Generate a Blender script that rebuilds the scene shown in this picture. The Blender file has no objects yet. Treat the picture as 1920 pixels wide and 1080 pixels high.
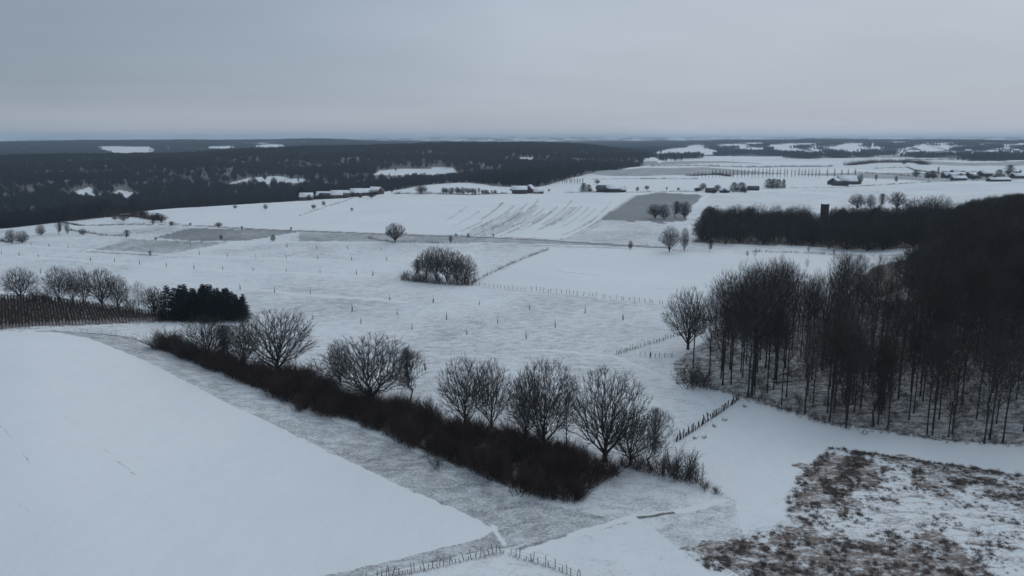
import bpy, math, random
import numpy as np
from mathutils import Vector

# ------------------------------------------------------------------ camera, sky, sun, exposure
SC = bpy.context.scene
COL = SC.collection
R = math.radians
PITCH = R(11.2); F = 1423.0; CAMZ = 50.0
cam_d = bpy.data.cameras.new("camera"); cam = bpy.data.objects.new("camera", cam_d); COL.objects.link(cam)
cam.location = (0, 0, CAMZ); cam.rotation_euler = (R(90) - PITCH, 0, 0)
cam_d.sensor_width = 36; cam_d.lens = 36 * F / 1920
cam_d.clip_start = 0.5; cam_d.clip_end = 60000
SC.camera = cam

W = bpy.data.worlds.new("World"); SC.world = W; W.use_nodes = True
nt = W.node_tree; nt.nodes.clear(); N = nt.nodes; LK = nt.links
def nd(tree, t, **kw):
    n = tree.nodes.new(t)
    for k, v in kw.items():
        if k.startswith('i_'): n.inputs[int(k[2:])].default_value = v
        else: setattr(n, k, v)
    return n
def ramp(tree, fac, stops, interp='LINEAR'):
    r = tree.nodes.new('ShaderNodeValToRGB'); cr = r.color_ramp; cr.interpolation = interp
    while len(cr.elements) < len(stops): cr.elements.new(0.5)
    for e, (p, c) in zip(cr.elements, stops):
        e.position = p; e.color = (c, c, c, 1) if not isinstance(c, tuple) else (*c, 1)
    if fac is not None: tree.links.new(fac, r.inputs[0])
    return r
def mixc(tree, fac, a, b, blend='MIX'):
    m = tree.nodes.new('ShaderNodeMix'); m.data_type = 'RGBA'; m.blend_type = blend
    for s, v in ((m.inputs[0], fac), (m.inputs[6], a), (m.inputs[7], b)):
        if isinstance(v, (int, float)): s.default_value = v
        elif isinstance(v, tuple): s.default_value = (*v, 1)
        else: tree.links.new(v, s)
    return m.outputs[2]
def mth(tree, op, a, b=None, clamp=False):
    m = tree.nodes.new('ShaderNodeMath'); m.operation = op; m.use_clamp = clamp
    for i, v in enumerate((a, b)):
        if v is None: continue
        if isinstance(v, (int, float)): m.inputs[i].default_value = v
        else: tree.links.new(v, m.inputs[i])
    return m.outputs[0]
SUN_EL, SUN_AZ = R(42), R(35)          # veiled sun, ahead and to the right, behind thick cloud
sky = nd(nt, 'ShaderNodeTexSky', sky_type='NISHITA'); sky.sun_disc = False
sky.sun_elevation = SUN_EL; sky.sun_rotation = SUN_AZ; sky.dust_density = 4
tc = nd(nt, 'ShaderNodeTexCoord')
sep = nd(nt, 'ShaderNodeSeparateXYZ'); LK.new(tc.outputs['Generated'], sep.inputs[0])
zup = mth(nt, 'MAXIMUM', sep.outputs[2], 0.0)
# overcast veil: brighter overhead, a pale band low over the land (values are the sky radiance x10, background strength 0.1)
base = ramp(nt, zup, [(0.0, (4.85, 5.20, 5.85)), (0.03, (4.75, 5.08, 5.75)), (0.06, (4.50, 4.98, 5.72)), (0.16, (4.42, 4.95, 5.80)), (0.3, (4.4, 5.0, 5.85)), (0.6, (4.9, 5.6, 6.4)), (1.0, (5.4, 6.2, 7.1))])
# ramps clamp at 1: store /10 then multiply
for e in base.color_ramp.elements: e.color = (e.color[0] / 10, e.color[1] / 10, e.color[2] / 10, 1)
# cloud sheets stretched along the horizon: direction divided by height -> flat layer at cloud base
den = mth(nt, 'ADD', zup, 0.07)
cx = mth(nt, 'DIVIDE', sep.outputs[0], den); cy = mth(nt, 'DIVIDE', sep.outputs[1], den)
cmb = nd(nt, 'ShaderNodeCombineXYZ'); LK.new(cx, cmb.inputs[0]); LK.new(cy, cmb.inputs[1])
def cnoise(scale, off, det=4, rough=.5, dist=0.4):
    mp = nd(nt, 'ShaderNodeMapping'); LK.new(cmb.outputs[0], mp.inputs[0]); mp.inputs['Location'].default_value = off
    n = nd(nt, 'ShaderNodeTexNoise'); n.inputs['Scale'].default_value = scale; n.inputs['Detail'].default_value = det
    n.inputs['Roughness'].default_value = rough; n.inputs['Distortion'].default_value = dist
    LK.new(mp.outputs[0], n.inputs['Vector']); return n.outputs[0]
big = ramp(nt, cnoise(0.16, (3.1, 1.2, 0.0)), [(0.36, 0.0), (0.62, 1.0)], 'EASE')
med = ramp(nt, cnoise(0.6, (7.7, 0.4, 2.0), 5, .55, .8), [(0.3, 0.0), (0.7, 1.0)], 'EASE')
# west side of the sky is under a thicker cloud deck
side = mth(nt, 'MULTIPLY_ADD', sep.outputs[0], 1.0); side.node.inputs[2].default_value = 0.5
sd = ramp(nt, side, [(0.0, (0.60, 0.655, 0.68)), (0.22, (0.70, 0.75, 0.775)), (0.5, (0.93, 0.96, 0.97)), (0.75, (0.98, 1.0, 1.0))], 'LINEAR')
# a paler slot between that deck and the land
slot = ramp(nt, zup, [(0.0, 0.5), (0.02, 0.55), (0.05, 0.12), (0.08, 0.0)], 'EASE')
sdm = mixc(nt, slot.outputs[0], sd.outputs[0], (0.97, 0.96, 0.96))
c1 = mixc(nt, 1.0, base.outputs[0], sdm, 'MULTIPLY')
k1 = ramp(nt, big.outputs[0], [(0, (0.93, 0.937, 0.945)), (1, (1.03, 1.025, 1.02))])
c2 = mixc(nt, 1.0, c1, k1.outputs[0], 'MULTIPLY')
k2 = ramp(nt, med.outputs[0], [(0, 0.975), (1, 1.015)])
c3 = mixc(nt, 1.0, c2, k2.outputs[0], 'MULTIPLY')
vm = nd(nt, 'ShaderNodeVectorMath', operation='SCALE'); LK.new(c3, vm.inputs[0]); vm.inputs['Scale'].default_value = 10.0
cloudy = mixc(nt, 0.94, sky.outputs[0], vm.outputs[0])
bg = nd(nt, 'ShaderNodeBackground'); LK.new(cloudy, bg.inputs[0]); bg.inputs[1].default_value = 0.1
wo = nd(nt, 'ShaderNodeOutputWorld'); LK.new(bg.outputs[0], wo.inputs[0])

sun_d = bpy.data.lights.new("sun", 'SUN'); sun = bpy.data.objects.new("sun", sun_d); COL.objects.link(sun)
sun_d.energy = 0.5; sun_d.angle = R(40); sun_d.color = (1.0, 0.97, 0.93)
sun.location = (0, 0, 200)
dv = Vector((math.sin(SUN_AZ) * math.cos(SUN_EL), math.cos(SUN_AZ) * math.cos(SUN_EL), math.sin(SUN_EL)))
sun.rotation_euler = dv.to_track_quat('Z', 'Y').to_euler()

SC.view_settings.view_transform = 'Standard'; SC.view_settings.look = 'None'
SC.view_settings.exposure = 0.06; SC.view_settings.gamma = 1.0; SC.view_settings.use_curve_mapping = False
SC.render.engine = 'CYCLES'
SC.cycles.max_bounces = 5; SC.cycles.diffuse_bounces = 3; SC.cycles.glossy_bounces = 1; SC.cycles.volume_bounces = 2
SC.cycles.transparent_max_bounces = 4; SC.cycles.use_denoising = True
SC.render.film_transparent = False

rng = np.random.default_rng(7)
random.seed(7)

# ------------------------------------------------------------------ terrain
UC = np.array([0, 300, 600, 850, 1000, 1120, 1185, 1230, 1400, 1650, 1920.])
DK = np.array([20, 60, 100, 130, 160, 195, 230, 270, 330, 400, 500, 600, 700, 850, 1000, 1200, 1500, 1800, 2200, 2600, 3200, 4000, 5000, 6000, 7500, 10000, 14000, 24000.])
ZT = {
 0:    [1, 2, 4, 7, 8.5, 8, 4, 0, -1, -1, -2, -7, -20, -36, -42, -38, -24, -10, -2, -10, -34, -26, 2, 22, 8, 6, 4, 4],
 300:  [0, 1, 2, 3, 3, 2, 1, .5, 0, 0, 0, .5, -6, -30, -40, -38, -24, -9, -1, -8, -34, -26, 4, 24, 10, 8, 6, 6],
 600:  [0, 0, 0, 0, 0, 0, 0, 0, 0, 0, 0, 0, -2, -16, -30, -35, -20, 2, 18, 10, -20, -18, 8, 37, 12, 10, 12, 12],
 850:  [0, 0, 0, 0, 0, 0, 0, 0, 0, 0, 0, 0, 0, 0, -4, -26, -18, 4, 24, 27, -10, -28, -24, -14, 0, 14, 56, 60],
 1000: [0, 0, 0, 0, 0, 0, 0, 0, 0, 0, 0, 0, -2, -6, -10, -14, -12, 0, 22, 29, -4, -26, -24, -14, 0, 14, 58, 62],
 1120: [0, 0, 0, 0, 0, 0, 0, 0, 0, 0, 0, 0, 0, 0, -2, -4, -6, -2, 16, 27, 2, -16, -16, -10, 0, 16, 58, 62],
 1185: [0, 0, 0, 0, 0, 0, 0, 0, 0, 0, 0, 0, 0, 0, -1, -3, -6, -8, -10, -8, -12, -18, -12, -6, 2, 16, 58, 62],
 1230: [0, 0, 0, 0, 0, 0, 0, 0, 0, 0, 0, 0, 0, 0, 0, 0, -2, -4, -6, -5, 2, 0, 4, 8, 12, 24, 58, 64],
 1400: [0, 0, 0, 0, 1, 2, 2, 1, 0, 0, 0, 0, 0, 0, 0, 0, 0, -1, -3, -3, -2, 15, 28, 14, 12, 24, 60, 64],
 1650: [0, 0, 0, 0, 1, 2, 3, 3, 1, 0, 0, 1, 2, 1, 0, 0, 0, 0, -2, -2, -1, 15, 31, 16, 12, 24, 60, 66],
 1920: [0, 0, 0, 0, 2, 6, 9, 12, 12, 7, 4, 4, 4, 3, 1, 0, 0, 0, -2, -2, 0, 15, 30, 16, 12, 24, 60, 66],
}
tab = np.array([ZT[int(c)] for c in UC], float)
NU, NDI = 240, 600
ug = np.linspace(-240, 2160, NU); lg = np.linspace(math.log(20), math.log(24000), NDI)
t1 = np.array([np.interp(lg, np.log(DK), row) for row in tab])
T = np.array([np.interp(ug, UC, t1[:, j]) for j in range(NDI)]).T
def blur(a, s, ax):
    k = np.exp(-0.5 * (np.arange(-3 * s, 3 * s + 1) / s) ** 2); k /= k.sum()
    pad = [(0, 0), (0, 0)]; pad[ax] = (3 * s, 3 * s)
    return np.apply_along_axis(lambda m: np.convolve(m, k, 'valid'), ax, np.pad(a, pad, 'edge'))
T = blur(blur(T, 4, 0), 8, 1)
wr = np.random.default_rng(11)
def band(lam, n):
    a = wr.uniform(0, 2 * math.pi, n); l = lam * wr.uniform(.6, 1.5, n)
    return np.stack([np.cos(a) * 2 * math.pi / l, np.sin(a) * 2 * math.pi / l, wr.uniform(0, 6.28, n)], 1)
BN, BM, BF, BH = band(16, 7), band(120, 7), band(420, 8), band(1500, 7)
def bsum(x, y, B):
    s = 0
    for kx, ky, p in B: s = s + np.sin(kx * x + ky * y + p)
    return s / math.sqrt(len(B))
def sstep(a, b, x):
    t = np.clip((x - a) / (b - a), 0, 1); return t * t * (3 - 2 * t)
def H(x, y):
    x = np.asarray(x, float); y = np.asarray(y, float)
    d = np.sqrt(x * x + y * y) + 1e-6
    yy = np.maximum(y, d * .35)
    u = np.clip(960 + 1450 * x / yy, -239, 2159)
    l = np.clip(np.log(d), lg[0], lg[-1] - 1e-6)
    fu = (u - ug[0]) / (ug[1] - ug[0]); fl = (l - lg[0]) / (lg[1] - lg[0])
    i = np.clip(fu.astype(int), 0, NU - 2); j = np.clip(fl.astype(int), 0, NDI - 2); a = fu - i; b = fl - j
    z = T[i, j] * (1 - a) * (1 - b) + T[i + 1, j] * a * (1 - b) + T[i, j + 1] * (1 - a) * b + T[i + 1, j + 1] * a * b
    z = z + 0.05 * bsum(x, y, BN) + 0.35 * sstep(90, 260, d) * bsum(x, y, BM)
    z = z + (2.2 + 5.5 * (1 - sstep(1190, 1260, u)) * (1 - sstep(1900, 2300, d))) * sstep(900, 1400, d) * bsum(x, y, BF) + 4.2 * sstep(2600, 5000, d) * bsum(x, y, BH)
    return z
cp, sp = math.cos(PITCH), math.sin(PITCH)
def ray(u, v):
    a = (u - 960) / F; b = (540 - v) / F
    return np.array([a, cp + b * sp, -sp + b * cp])
LD = np.exp(np.arange(math.log(25), math.log(23000), 0.004))
def G(u, v):
    """the spot of ground that the photograph shows at (u, v)"""
    r = ray(u, v); h = math.hypot(r[0], r[1])
    x = LD * r[0] / h; y = LD * r[1] / h; z = CAMZ + LD * r[2] / h
    g = z - H(x, y)
    k = np.nonzero(g < 0)[0]
    if len(k) == 0: i = len(LD) - 1; d = LD[i]
    else:
        i = max(k[0], 1); d = LD[i - 1] + (LD[i] - LD[i - 1]) * g[i - 1] / (g[i - 1] - g[i] + 1e-9)
    X, Y = d * r[0] / h, d * r[1] / h
    return np.array([X, Y, float(H(X, Y))])
def proj(x, y, z):
    dz = z - CAMZ; f_ = y * cp - dz * sp; up = y * sp + dz * cp
    return 960 + F * x / f_, 540 - F * up / f_
def height_to(p, vtop):
    """how tall a thing standing on p is when its top shows at row vtop"""
    b = (540 - vtop) / F; k = (-sp + b * cp) / (cp + b * sp)
    return CAMZ + p[1] * k - p[2]
def GE(u, v):
    """same, but kept on the near side of the plateau's edge"""
    p = G(u, v)
    while math.hypot(p[0], p[1]) > 790 and u < 770 and 352 < v < 420: v += 1; p = G(u, v)
    return p
def poly(pts): return np.array([G(u, v)[:2] for u, v in pts])
def inside(P, x, y):
    res = np.zeros(x.shape, bool)
    m = (x >= P[:, 0].min()) & (x <= P[:, 0].max()) & (y >= P[:, 1].min()) & (y <= P[:, 1].max())
    xs, ys = x[m], y[m]; c = np.zeros(xs.shape, bool); n = len(P)
    for i in range(n):
        x1, y1 = P[i]; x2, y2 = P[(i + 1) % n]
        if y1 == y2: continue
        c ^= ((y1 > ys) != (y2 > ys)) & (xs < (x2 - x1) * (ys - y1) / (y2 - y1) + x1)
    res[m] = c; return res
def dist_line(P, x, y, reach):
    d = np.full(x.shape, 1e9)
    m = (x >= P[:, 0].min() - reach) & (x <= P[:, 0].max() + reach) & (y >= P[:, 1].min() - reach) & (y <= P[:, 1].max() + reach)
    xs, ys = x[m], y[m]; b = np.full(xs.shape, 1e9)
    for i in range(len(P) - 1):
        v = P[i + 1] - P[i]; L = v @ v + 1e-9
        t = np.clip(((xs - P[i][0]) * v[0] + (ys - P[i][1]) * v[1]) / L, 0, 1)
        b = np.minimum(b, np.hypot(xs - P[i][0] - t * v[0], ys - P[i][1] - t * v[1]))
    d[m] = b; return d

# ------------------------------------------------------------------ materials
def new_mat(name):
    m = bpy.data.materials.new(name); m.use_nodes = True; t = m.node_tree
    b = t.nodes['Principled BSDF']; b.inputs['Roughness'].default_value = .9
    b.inputs['Specular IOR Level'].default_value = .15
    return m, t, b
def plain(name, c, var=.25, scale=1.5, rough=.9, snow=0.0):
    m, t, b = new_mat(name)
    g = nd(t, 'ShaderNodeNewGeometry'); n = nd(t, 'ShaderNodeTexNoise'); n.inputs['Scale'].default_value = scale; n.inputs['Detail'].default_value = 4
    t.links.new(g.outputs['Position'], n.inputs['Vector'])
    r = ramp(t, n.outputs[0], [(0.3, tuple(k * (1 - var) for k in c)), (0.7, tuple(min(k * (1 + var), 1) for k in c))])
    col = r.outputs[0]
    if snow > 0:      # snow lying on what faces up
        s = nd(t, 'ShaderNodeSeparateXYZ'); t.links.new(g.outputs['Normal'], s.inputs[0])
        n2 = nd(t, 'ShaderNodeTexNoise'); n2.inputs['Scale'].default_value = 1.1; t.links.new(g.outputs['Position'], n2.inputs['Vector'])
        k = mth(t, 'MULTIPLY', s.outputs[2], mth(t, 'ADD', n2.outputs[0], snow))
        f = ramp(t, k, [(0.62, 0.0), (0.85, 1.0)])
        col = mixc(t, f.outputs[0], col, (0.74, 0.77, 0.82))
    t.links.new(col, b.inputs['Base Color']); b.inputs['Roughness'].default_value = rough
    return m
M_bark = plain('bark', (0.042, 0.036, 0.034), .35, 2.0, snow=.18)
M_twig = plain('twigs', (0.052, 0.044, 0.042), .3, .5)
M_twig_red = plain('russet_twigs', (0.062, 0.043, 0.036), .3, .5)
M_brush = plain('brushwood', (0.060, 0.040, 0.033), .35, .25)
M_ridge_twig = plain('dark_forest_twigs', (0.030, 0.027, 0.027), .3, .1)
M_twig_grey = plain('greyish_twigs', (0.072, 0.066, 0.064), .3, .5)
M_twig_dark = plain('dark_twigs', (0.040, 0.033, 0.032), .3, .5)
M_grey_twig = plain('grey_twigs', (0.085, 0.078, 0.078), .25, .5)
M_conifer = plain('conifer_needles', (0.012, 0.017, 0.017), .35, .6)
M_weed = plain('dead_weeds', (0.17, 0.135, 0.12), .45, .35)
M_wood = plain('weathered_wood', (0.06, 0.052, 0.048), .3, 3)
M_wire = plain('fence_wire', (0.05, 0.05, 0.05), .1, 3)
M_guard = plain('sapling_guard', (0.10, 0.085, 0.075), .2, 3)
M_brick = plain('dark_brick', (0.085, 0.062, 0.055), .3, .8)
M_brick2 = plain('red_brick', (0.16, 0.10, 0.085), .3, .8)
M_render = plain('pale_render', (0.40, 0.38, 0.36), .15, .5)
M_boards = plain('barn_boards', (0.07, 0.065, 0.065), .25, .8)
M_snowroof = plain('snow_on_roof', (0.76, 0.79, 0.84), .05, .3)
M_slate = plain('slate_roof', (0.09, 0.095, 0.105), .2, .6)
M_glass = plain('window_glass', (0.03, 0.035, 0.045), .1, 1, rough=.2)
M_steel = plain('mast_steel', (0.2, 0.2, 0.22), .1, 1)
M_stone = plain('tower_stone', (0.045, 0.04, 0.04), .3, .6)
M_log = plain('fallen_log', (0.06, 0.05, 0.045), .3, 2, snow=.4)

def ground_material():
    m, t, b = new_mat('snowy_ground'); L = t.links
    at = nd(t, 'ShaderNodeAttribute'); at.attribute_name = 'cover'
    s = nd(t, 'ShaderNodeSeparateColor'); L.new(at.outputs['Color'], s.inputs[0])
    grass, weed, dark = s.outputs[0], s.outputs[1], s.outputs[2]
    g = nd(t, 'ShaderNodeNewGeometry')
    def noise(sc, det=5, rough=.6, dist=0.0, stretch=None, loc=(0, 0, 0), rot=0):
        mp = nd(t, 'ShaderNodeMapping'); L.new(g.outputs['Position'], mp.inputs[0])
        mp.inputs['Location'].default_value = loc; mp.inputs['Rotation'].default_value = (0, 0, rot)
        mp.inputs['Scale'].default_value = stretch or (1, 1, 1)
        n = nd(t, 'ShaderNodeTexNoise'); n.inputs['Scale'].default_value = sc; n.inputs['Detail'].default_value = det
        n.inputs['Roughness'].default_value = rough; n.inputs['Distortion'].default_value = dist
        L.new(mp.outputs[0], n.inputs['Vector']); return n.outputs[0]
    fine = noise(3.6, 5, .8, .3, stretch=(.6, 1, 1), rot=.4)
    clump = noise(0.55, 4, .6, .6, stretch=(.6, 1, 1), loc=(9, 3, 0), rot=-.5)
    broad = noise(0.035, 4, .55, .5, loc=(2, 5, 0))
    # tufts poking through thin snow: threshold drops as 'grass' rises
    f1 = mth(t, 'MULTIPLY_ADD', clump, .34); L.new(mth(t, 'MULTIPLY', fine, .66), f1.node.inputs[2])
    f2 = mth(t, 'MULTIPLY_ADD', broad, .22); L.new(mth(t, 'SUBTRACT', f1, .11), f2.node.inputs[2])
    th = mth(t, 'MULTIPLY_ADD', grass, .36); L.new(mth(t, 'SUBTRACT', f2, .69), th.node.inputs[2])
    gm = mth(t, 'MULTIPLY_ADD', th, 5.0, clamp=True); gm.node.inputs[2].default_value = 0.42
    gm = mth(t, 'MULTIPLY', gm, mth(t, 'MULTIPLY', grass, 6.0, clamp=True))
    gcol = ramp(t, noise(0.9, 3, .6, loc=(4, 4, 0)), [(0.3, (0.17, 0.185, 0.195)), (0.7, (0.30, 0.315, 0.33))]).outputs[0]
    snow = ramp(t, noise(0.02, 4, .6, loc=(1, 7, 0)), [(0.3, (0.735, 0.765, 0.80)), (0.7, (0.80, 0.82, 0.845))]).outputs[0]
    # slight wear and wind crust
    sn2 = mixc(t, 1.0, snow, ramp(t, noise(.5, 6, .7, .3, stretch=(1, .35, 1), rot=.9), [(0.35, .965), (0.65, 1.0)]).outputs[0], 'MULTIPLY')
    c = mixc(t, gm, sn2, gcol)
    # dead weeds and litter
    wn = mth(t, 'MULTIPLY_ADD', noise(.75, 6, .7, .9, stretch=(.5, 1, 1), loc=(3, 8, 0)), .65); L.new(mth(t, 'MULTIPLY', noise(2.2, 4, .7, .4), .35), wn.node.inputs[2])
    wt = mth(t, 'MULTIPLY_ADD', weed, .40); L.new(mth(t, 'SUBTRACT', wn, .70), wt.node.inputs[2])
    wm = mth(t, 'MULTIPLY_ADD', wt, 7.0, clamp=True); wm.node.inputs[2].default_value = 0.5
    wm = mth(t, 'MULTIPLY', wm, mth(t, 'MULTIPLY', weed, 6.0, clamp=True))
    wcol = ramp(t, noise(1.3, 4, .7, .3), [(0.3, (0.12, 0.093, 0.085)), (0.7, (0.26, 0.215, 0.195))]).outputs[0]
    c = mixc(t, wm, c, wcol)
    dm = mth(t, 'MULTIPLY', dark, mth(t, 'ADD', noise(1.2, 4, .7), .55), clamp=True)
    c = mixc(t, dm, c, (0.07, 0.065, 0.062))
    L.new(c, b.inputs['Base Color'])
    hh = mth(t, 'MULTIPLY_ADD', gm, -.06); L.new(mth(t, 'MULTIPLY', noise(1.4, 5, .6, .3), .12), hh.node.inputs[2])
    bp = nd(t, 'ShaderNodeBump'); bp.inputs['Strength'].default_value = .6; bp.inputs['Distance'].default_value = 1.0
    L.new(hh, bp.inputs['Height']); L.new(bp.outputs[0], b.inputs['Normal'])
    b.inputs['Roughness'].default_value = .75
    return m
M_ground = ground_material()

# ------------------------------------------------------------------ mesh helpers
def mesh_of(name, V, Fc, mat, smooth=False):
    """V (n,3); Fc: list of (m,k) int arrays"""
    me = bpy.data.meshes.new(name)
    Fc = [np.asarray(f, np.int32) for f in Fc if len(f)]
    me.vertices.add(len(V)); me.vertices.foreach_set('co', np.asarray(V, np.float32).ravel())
    li = np.concatenate([f.ravel() for f in Fc]); tot = np.concatenate([np.full(len(f), f.shape[1], np.int32) for f in Fc])
    st = np.concatenate([[0], np.cumsum(tot)[:-1]]).astype(np.int32)
    me.loops.add(len(li)); me.loops.foreach_set('vertex_index', li.astype(np.int32))
    me.polygons.add(len(tot)); me.polygons.foreach_set('loop_start', st); me.polygons.foreach_set('loop_total', tot)
    if smooth: me.polygons.foreach_set('use_smooth', np.ones(len(tot), bool))
    for mm in (mat if isinstance(mat, (list, tuple)) else [mat]): me.materials.append(mm)
    me.update(calc_edges=True); return me
def link(name, data, parent=None, loc=(0, 0, 0), rz=0, s=1.0):
    o = bpy.data.objects.new(name, data); COL.objects.link(o); o.location = loc; o.rotation_euler = (0, 0, rz)
    o.scale = (s, s, s) if np.isscalar(s) else s
    if parent: o.parent = parent
    return o
def tag(o, label=None, cat=None, group=None, kind=None):
    for k, v in (('label', label), ('category', cat), ('group', group), ('kind', kind)):
        if v: o[k] = v
    return o
class MB:
    def __init__(s): s.V = []; s.F = []; s.n = 0; s.mi = []
    def add(s, V, faces, mi=0):
        V = np.asarray(V, float)
        for f in faces: s.F.append((np.asarray([f]) + s.n)); s.mi.append(mi)
        s.V.append(V); s.n += len(V); return s
    def box(s, c, size, rz=0, mi=0):
        x, y, z = np.array(size) / 2
        v = np.array([[a * x, b * y, d * z] for d in (-1, 1) for a, b in ((-1, -1), (1, -1), (1, 1), (-1, 1))])
        ca, sa = math.cos(rz), math.sin(rz)
        v = np.stack([v[:, 0] * ca - v[:, 1] * sa, v[:, 0] * sa + v[:, 1] * ca, v[:, 2]], 1) + np.array(c)
        return s.add(v, [(0, 3, 2, 1), (4, 5, 6, 7), (0, 1, 5, 4), (1, 2, 6, 5), (2, 3, 7, 6), (3, 0, 4, 7)], mi)
    def build(s, name, mat): 
        me = mesh_of(name, np.concatenate(s.V), s.F, mat)
        if any(s.mi): me.polygons.foreach_set('material_index', np.array(s.mi, np.int32))
        return me
def tubes(P, Rd, k):
    """P (m,n,3) chains, Rd (m,n) radii -> verts, quads"""
    m, n, _ = P.shape
    T_ = np.gradient(P, axis=1); T_ /= np.linalg.norm(T_, axis=2, keepdims=True) + 1e-9
    ref = np.where(np.abs(T_[..., 2:3]) > .9, np.array([1., 0, 0]), np.array([0, 0, 1.]))
    A = np.cross(T_, ref); A /= np.linalg.norm(A, axis=2, keepdims=True) + 1e-9; B = np.cross(T_, A)
    an = np.arange(k) * 2 * math.pi / k
    V = P[:, :, None] + Rd[:, :, None, None] * (A[:, :, None] * np.cos(an)[None, None, :, None] + B[:, :, None] * np.sin(an)[None, None, :, None])
    i = (np.arange(m)[:, None, None] * n + np.arange(n - 1)[None, :, None]) * k; j = np.arange(k)[None, None]
    a = i + j; b = i + (j + 1) % k
    return V.reshape(-1, 3), np.stack([a, b, b + k, a + k], -1).reshape(-1, 4)
def norm(a): return a / (np.linalg.norm(a, axis=-1, keepdims=True) + 1e-9)
def grow(r, P0, D0, L0, R0, n, jit, trop, tip):
    m = len(P0); P = np.zeros((m, n, 3)); P[:, 0] = P0; D = D0.copy(); DD = np.zeros((m, n, 3)); DD[:, 0] = D0
    for i in range(1, n):
        D = norm(D + r.normal(0, jit, (m, 3)) + np.array([0, 0, trop])); P[:, i] = P[:, i - 1] + D * (L0 / (n - 1))[:, None]; DD[:, i] = D
    Rr = R0[:, None] * (1 - (1 - tip) * np.linspace(0, 1, n)[None])
    return P, Rr, DD
def children(r, P, Rr, DD, L, cnt, t0, ang0, ang1, ratio, shape, rr, rmin):
    m, n, _ = P.shape
    t = t0 + (1 - t0) * (np.arange(cnt)[None] + r.uniform(0, 1, (m, cnt))) / cnt
    t[:, -1] = 1.0
    f = t * (n - 1); i = np.minimum(f.astype(int), n - 2); a = (f - i)[..., None]; mi = np.arange(m)[:, None]
    p = P[mi, i] * (1 - a) + P[mi, i + 1] * a; d = norm(DD[mi, i] * (1 - a) + DD[mi, i + 1] * a)
    ra = Rr[mi, i] * (1 - a[..., 0]) + Rr[mi, i + 1] * a[..., 0]
    az = np.arange(cnt)[None] * 2.4 + r.uniform(0, 6.28, (m, 1)) + r.normal(0, .4, (m, cnt))
    s = (t - t0) / (1 - t0 + 1e-9)
    an = ang0 + (ang1 - ang0) * s + r.normal(0, .12, (m, cnt))
    ref = np.where(np.abs(d[..., 2:3]) > .95, np.array([1., 0, 0]), np.array([0, 0, 1.]))
    A = norm(np.cross(d, ref)); B = np.cross(d, A)
    nd_ = d * np.cos(an)[..., None] + (A * np.cos(az)[..., None] + B * np.sin(az)[..., None]) * np.sin(an)[..., None]
    l = L[:, None] * ratio * shape(s) * r.uniform(.75, 1.2, (m, cnt))
    rad = np.maximum(ra * rr, rmin)
    return p.reshape(-1, 3), norm(nd_).reshape(-1, 3), l.ravel(), rad.ravel()
class Acc:
    def __init__(s): s.V = []; s.F = []; s.n = 0
    def add(s, VF):
        V, Fq = VF; s.V.append(V); s.F.append(Fq + s.n); s.n += len(V)
    def mesh(s, name, mat): return mesh_of(name, np.concatenate(s.V), [np.concatenate(s.F)], mat)

def make_shrub(seed, detail, twig, one):
    r = np.random.default_rng(seed); tr = Acc(); cr = Acc(); kind = 'shrub'; tw = 1.0
    c = lambda n: max(2, int(round(n * detail)))
    Hh = 3.; m = c(20); P0 = r.normal(0, .45, (m, 3)) * np.array([1, 1, 0]); az = r.uniform(0, 6.28, m); an = r.uniform(.05, .95, m)
    D0 = np.stack([np.sin(an) * np.cos(az), np.sin(an) * np.sin(az), np.cos(an)], 1); L = Hh * r.uniform(.6, 1., m) * (1 - .3 * an); r0 = np.full(m, .028)
    spec = [(5, .1, .03, .4), (3, .16, .03, .4), (2, .2, .02, .5)]
    ch = [(c(8), .15, .7, .4, .42, lambda s: 1 - .35 * s, .6, .014), (c(5), .15, .7, .4, .5, lambda s: 1 - .2 * s, .7, .010)]
    sides = [3, 3, 3]
    P_, Dd, LL, RR = P0, norm(D0), L, r0
    nl = len(spec)
    for i, (n, j, tp, tip) in enumerate(spec):
        if i >= 2: RR = RR * tw
        P, Rr, DD = grow(r, P_, Dd, LL, RR, n, j, tp, tip)
        (tr if (i == 0 or (i == 1 and kind in ('oak', 'round'))) else cr).add(tubes(P, Rr, sides[i]))
        if i < nl - 1:
            cnt, t0_, a0, a1, ra, sh, rrr, rm = ch[i]
            P_, Dd, LL, RR = children(r, P, Rr, DD, LL, cnt, t0_, a0, a1, ra, sh, rrr, rm)
    if one:
        off = 0
        for V_, F_ in zip(tr.V, tr.F): cr.add((V_, F_ - off)); off += len(V_)
    zmax = max(v[:, 2].max() for v in cr.V)
    fl = [v for v in cr.V]
    if one: return cr.mesh(kind + '_tree', twig), zmax
    return tr.mesh(kind + '_trunk', M_bark), cr.mesh(kind + '_crown', twig), zmax
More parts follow.
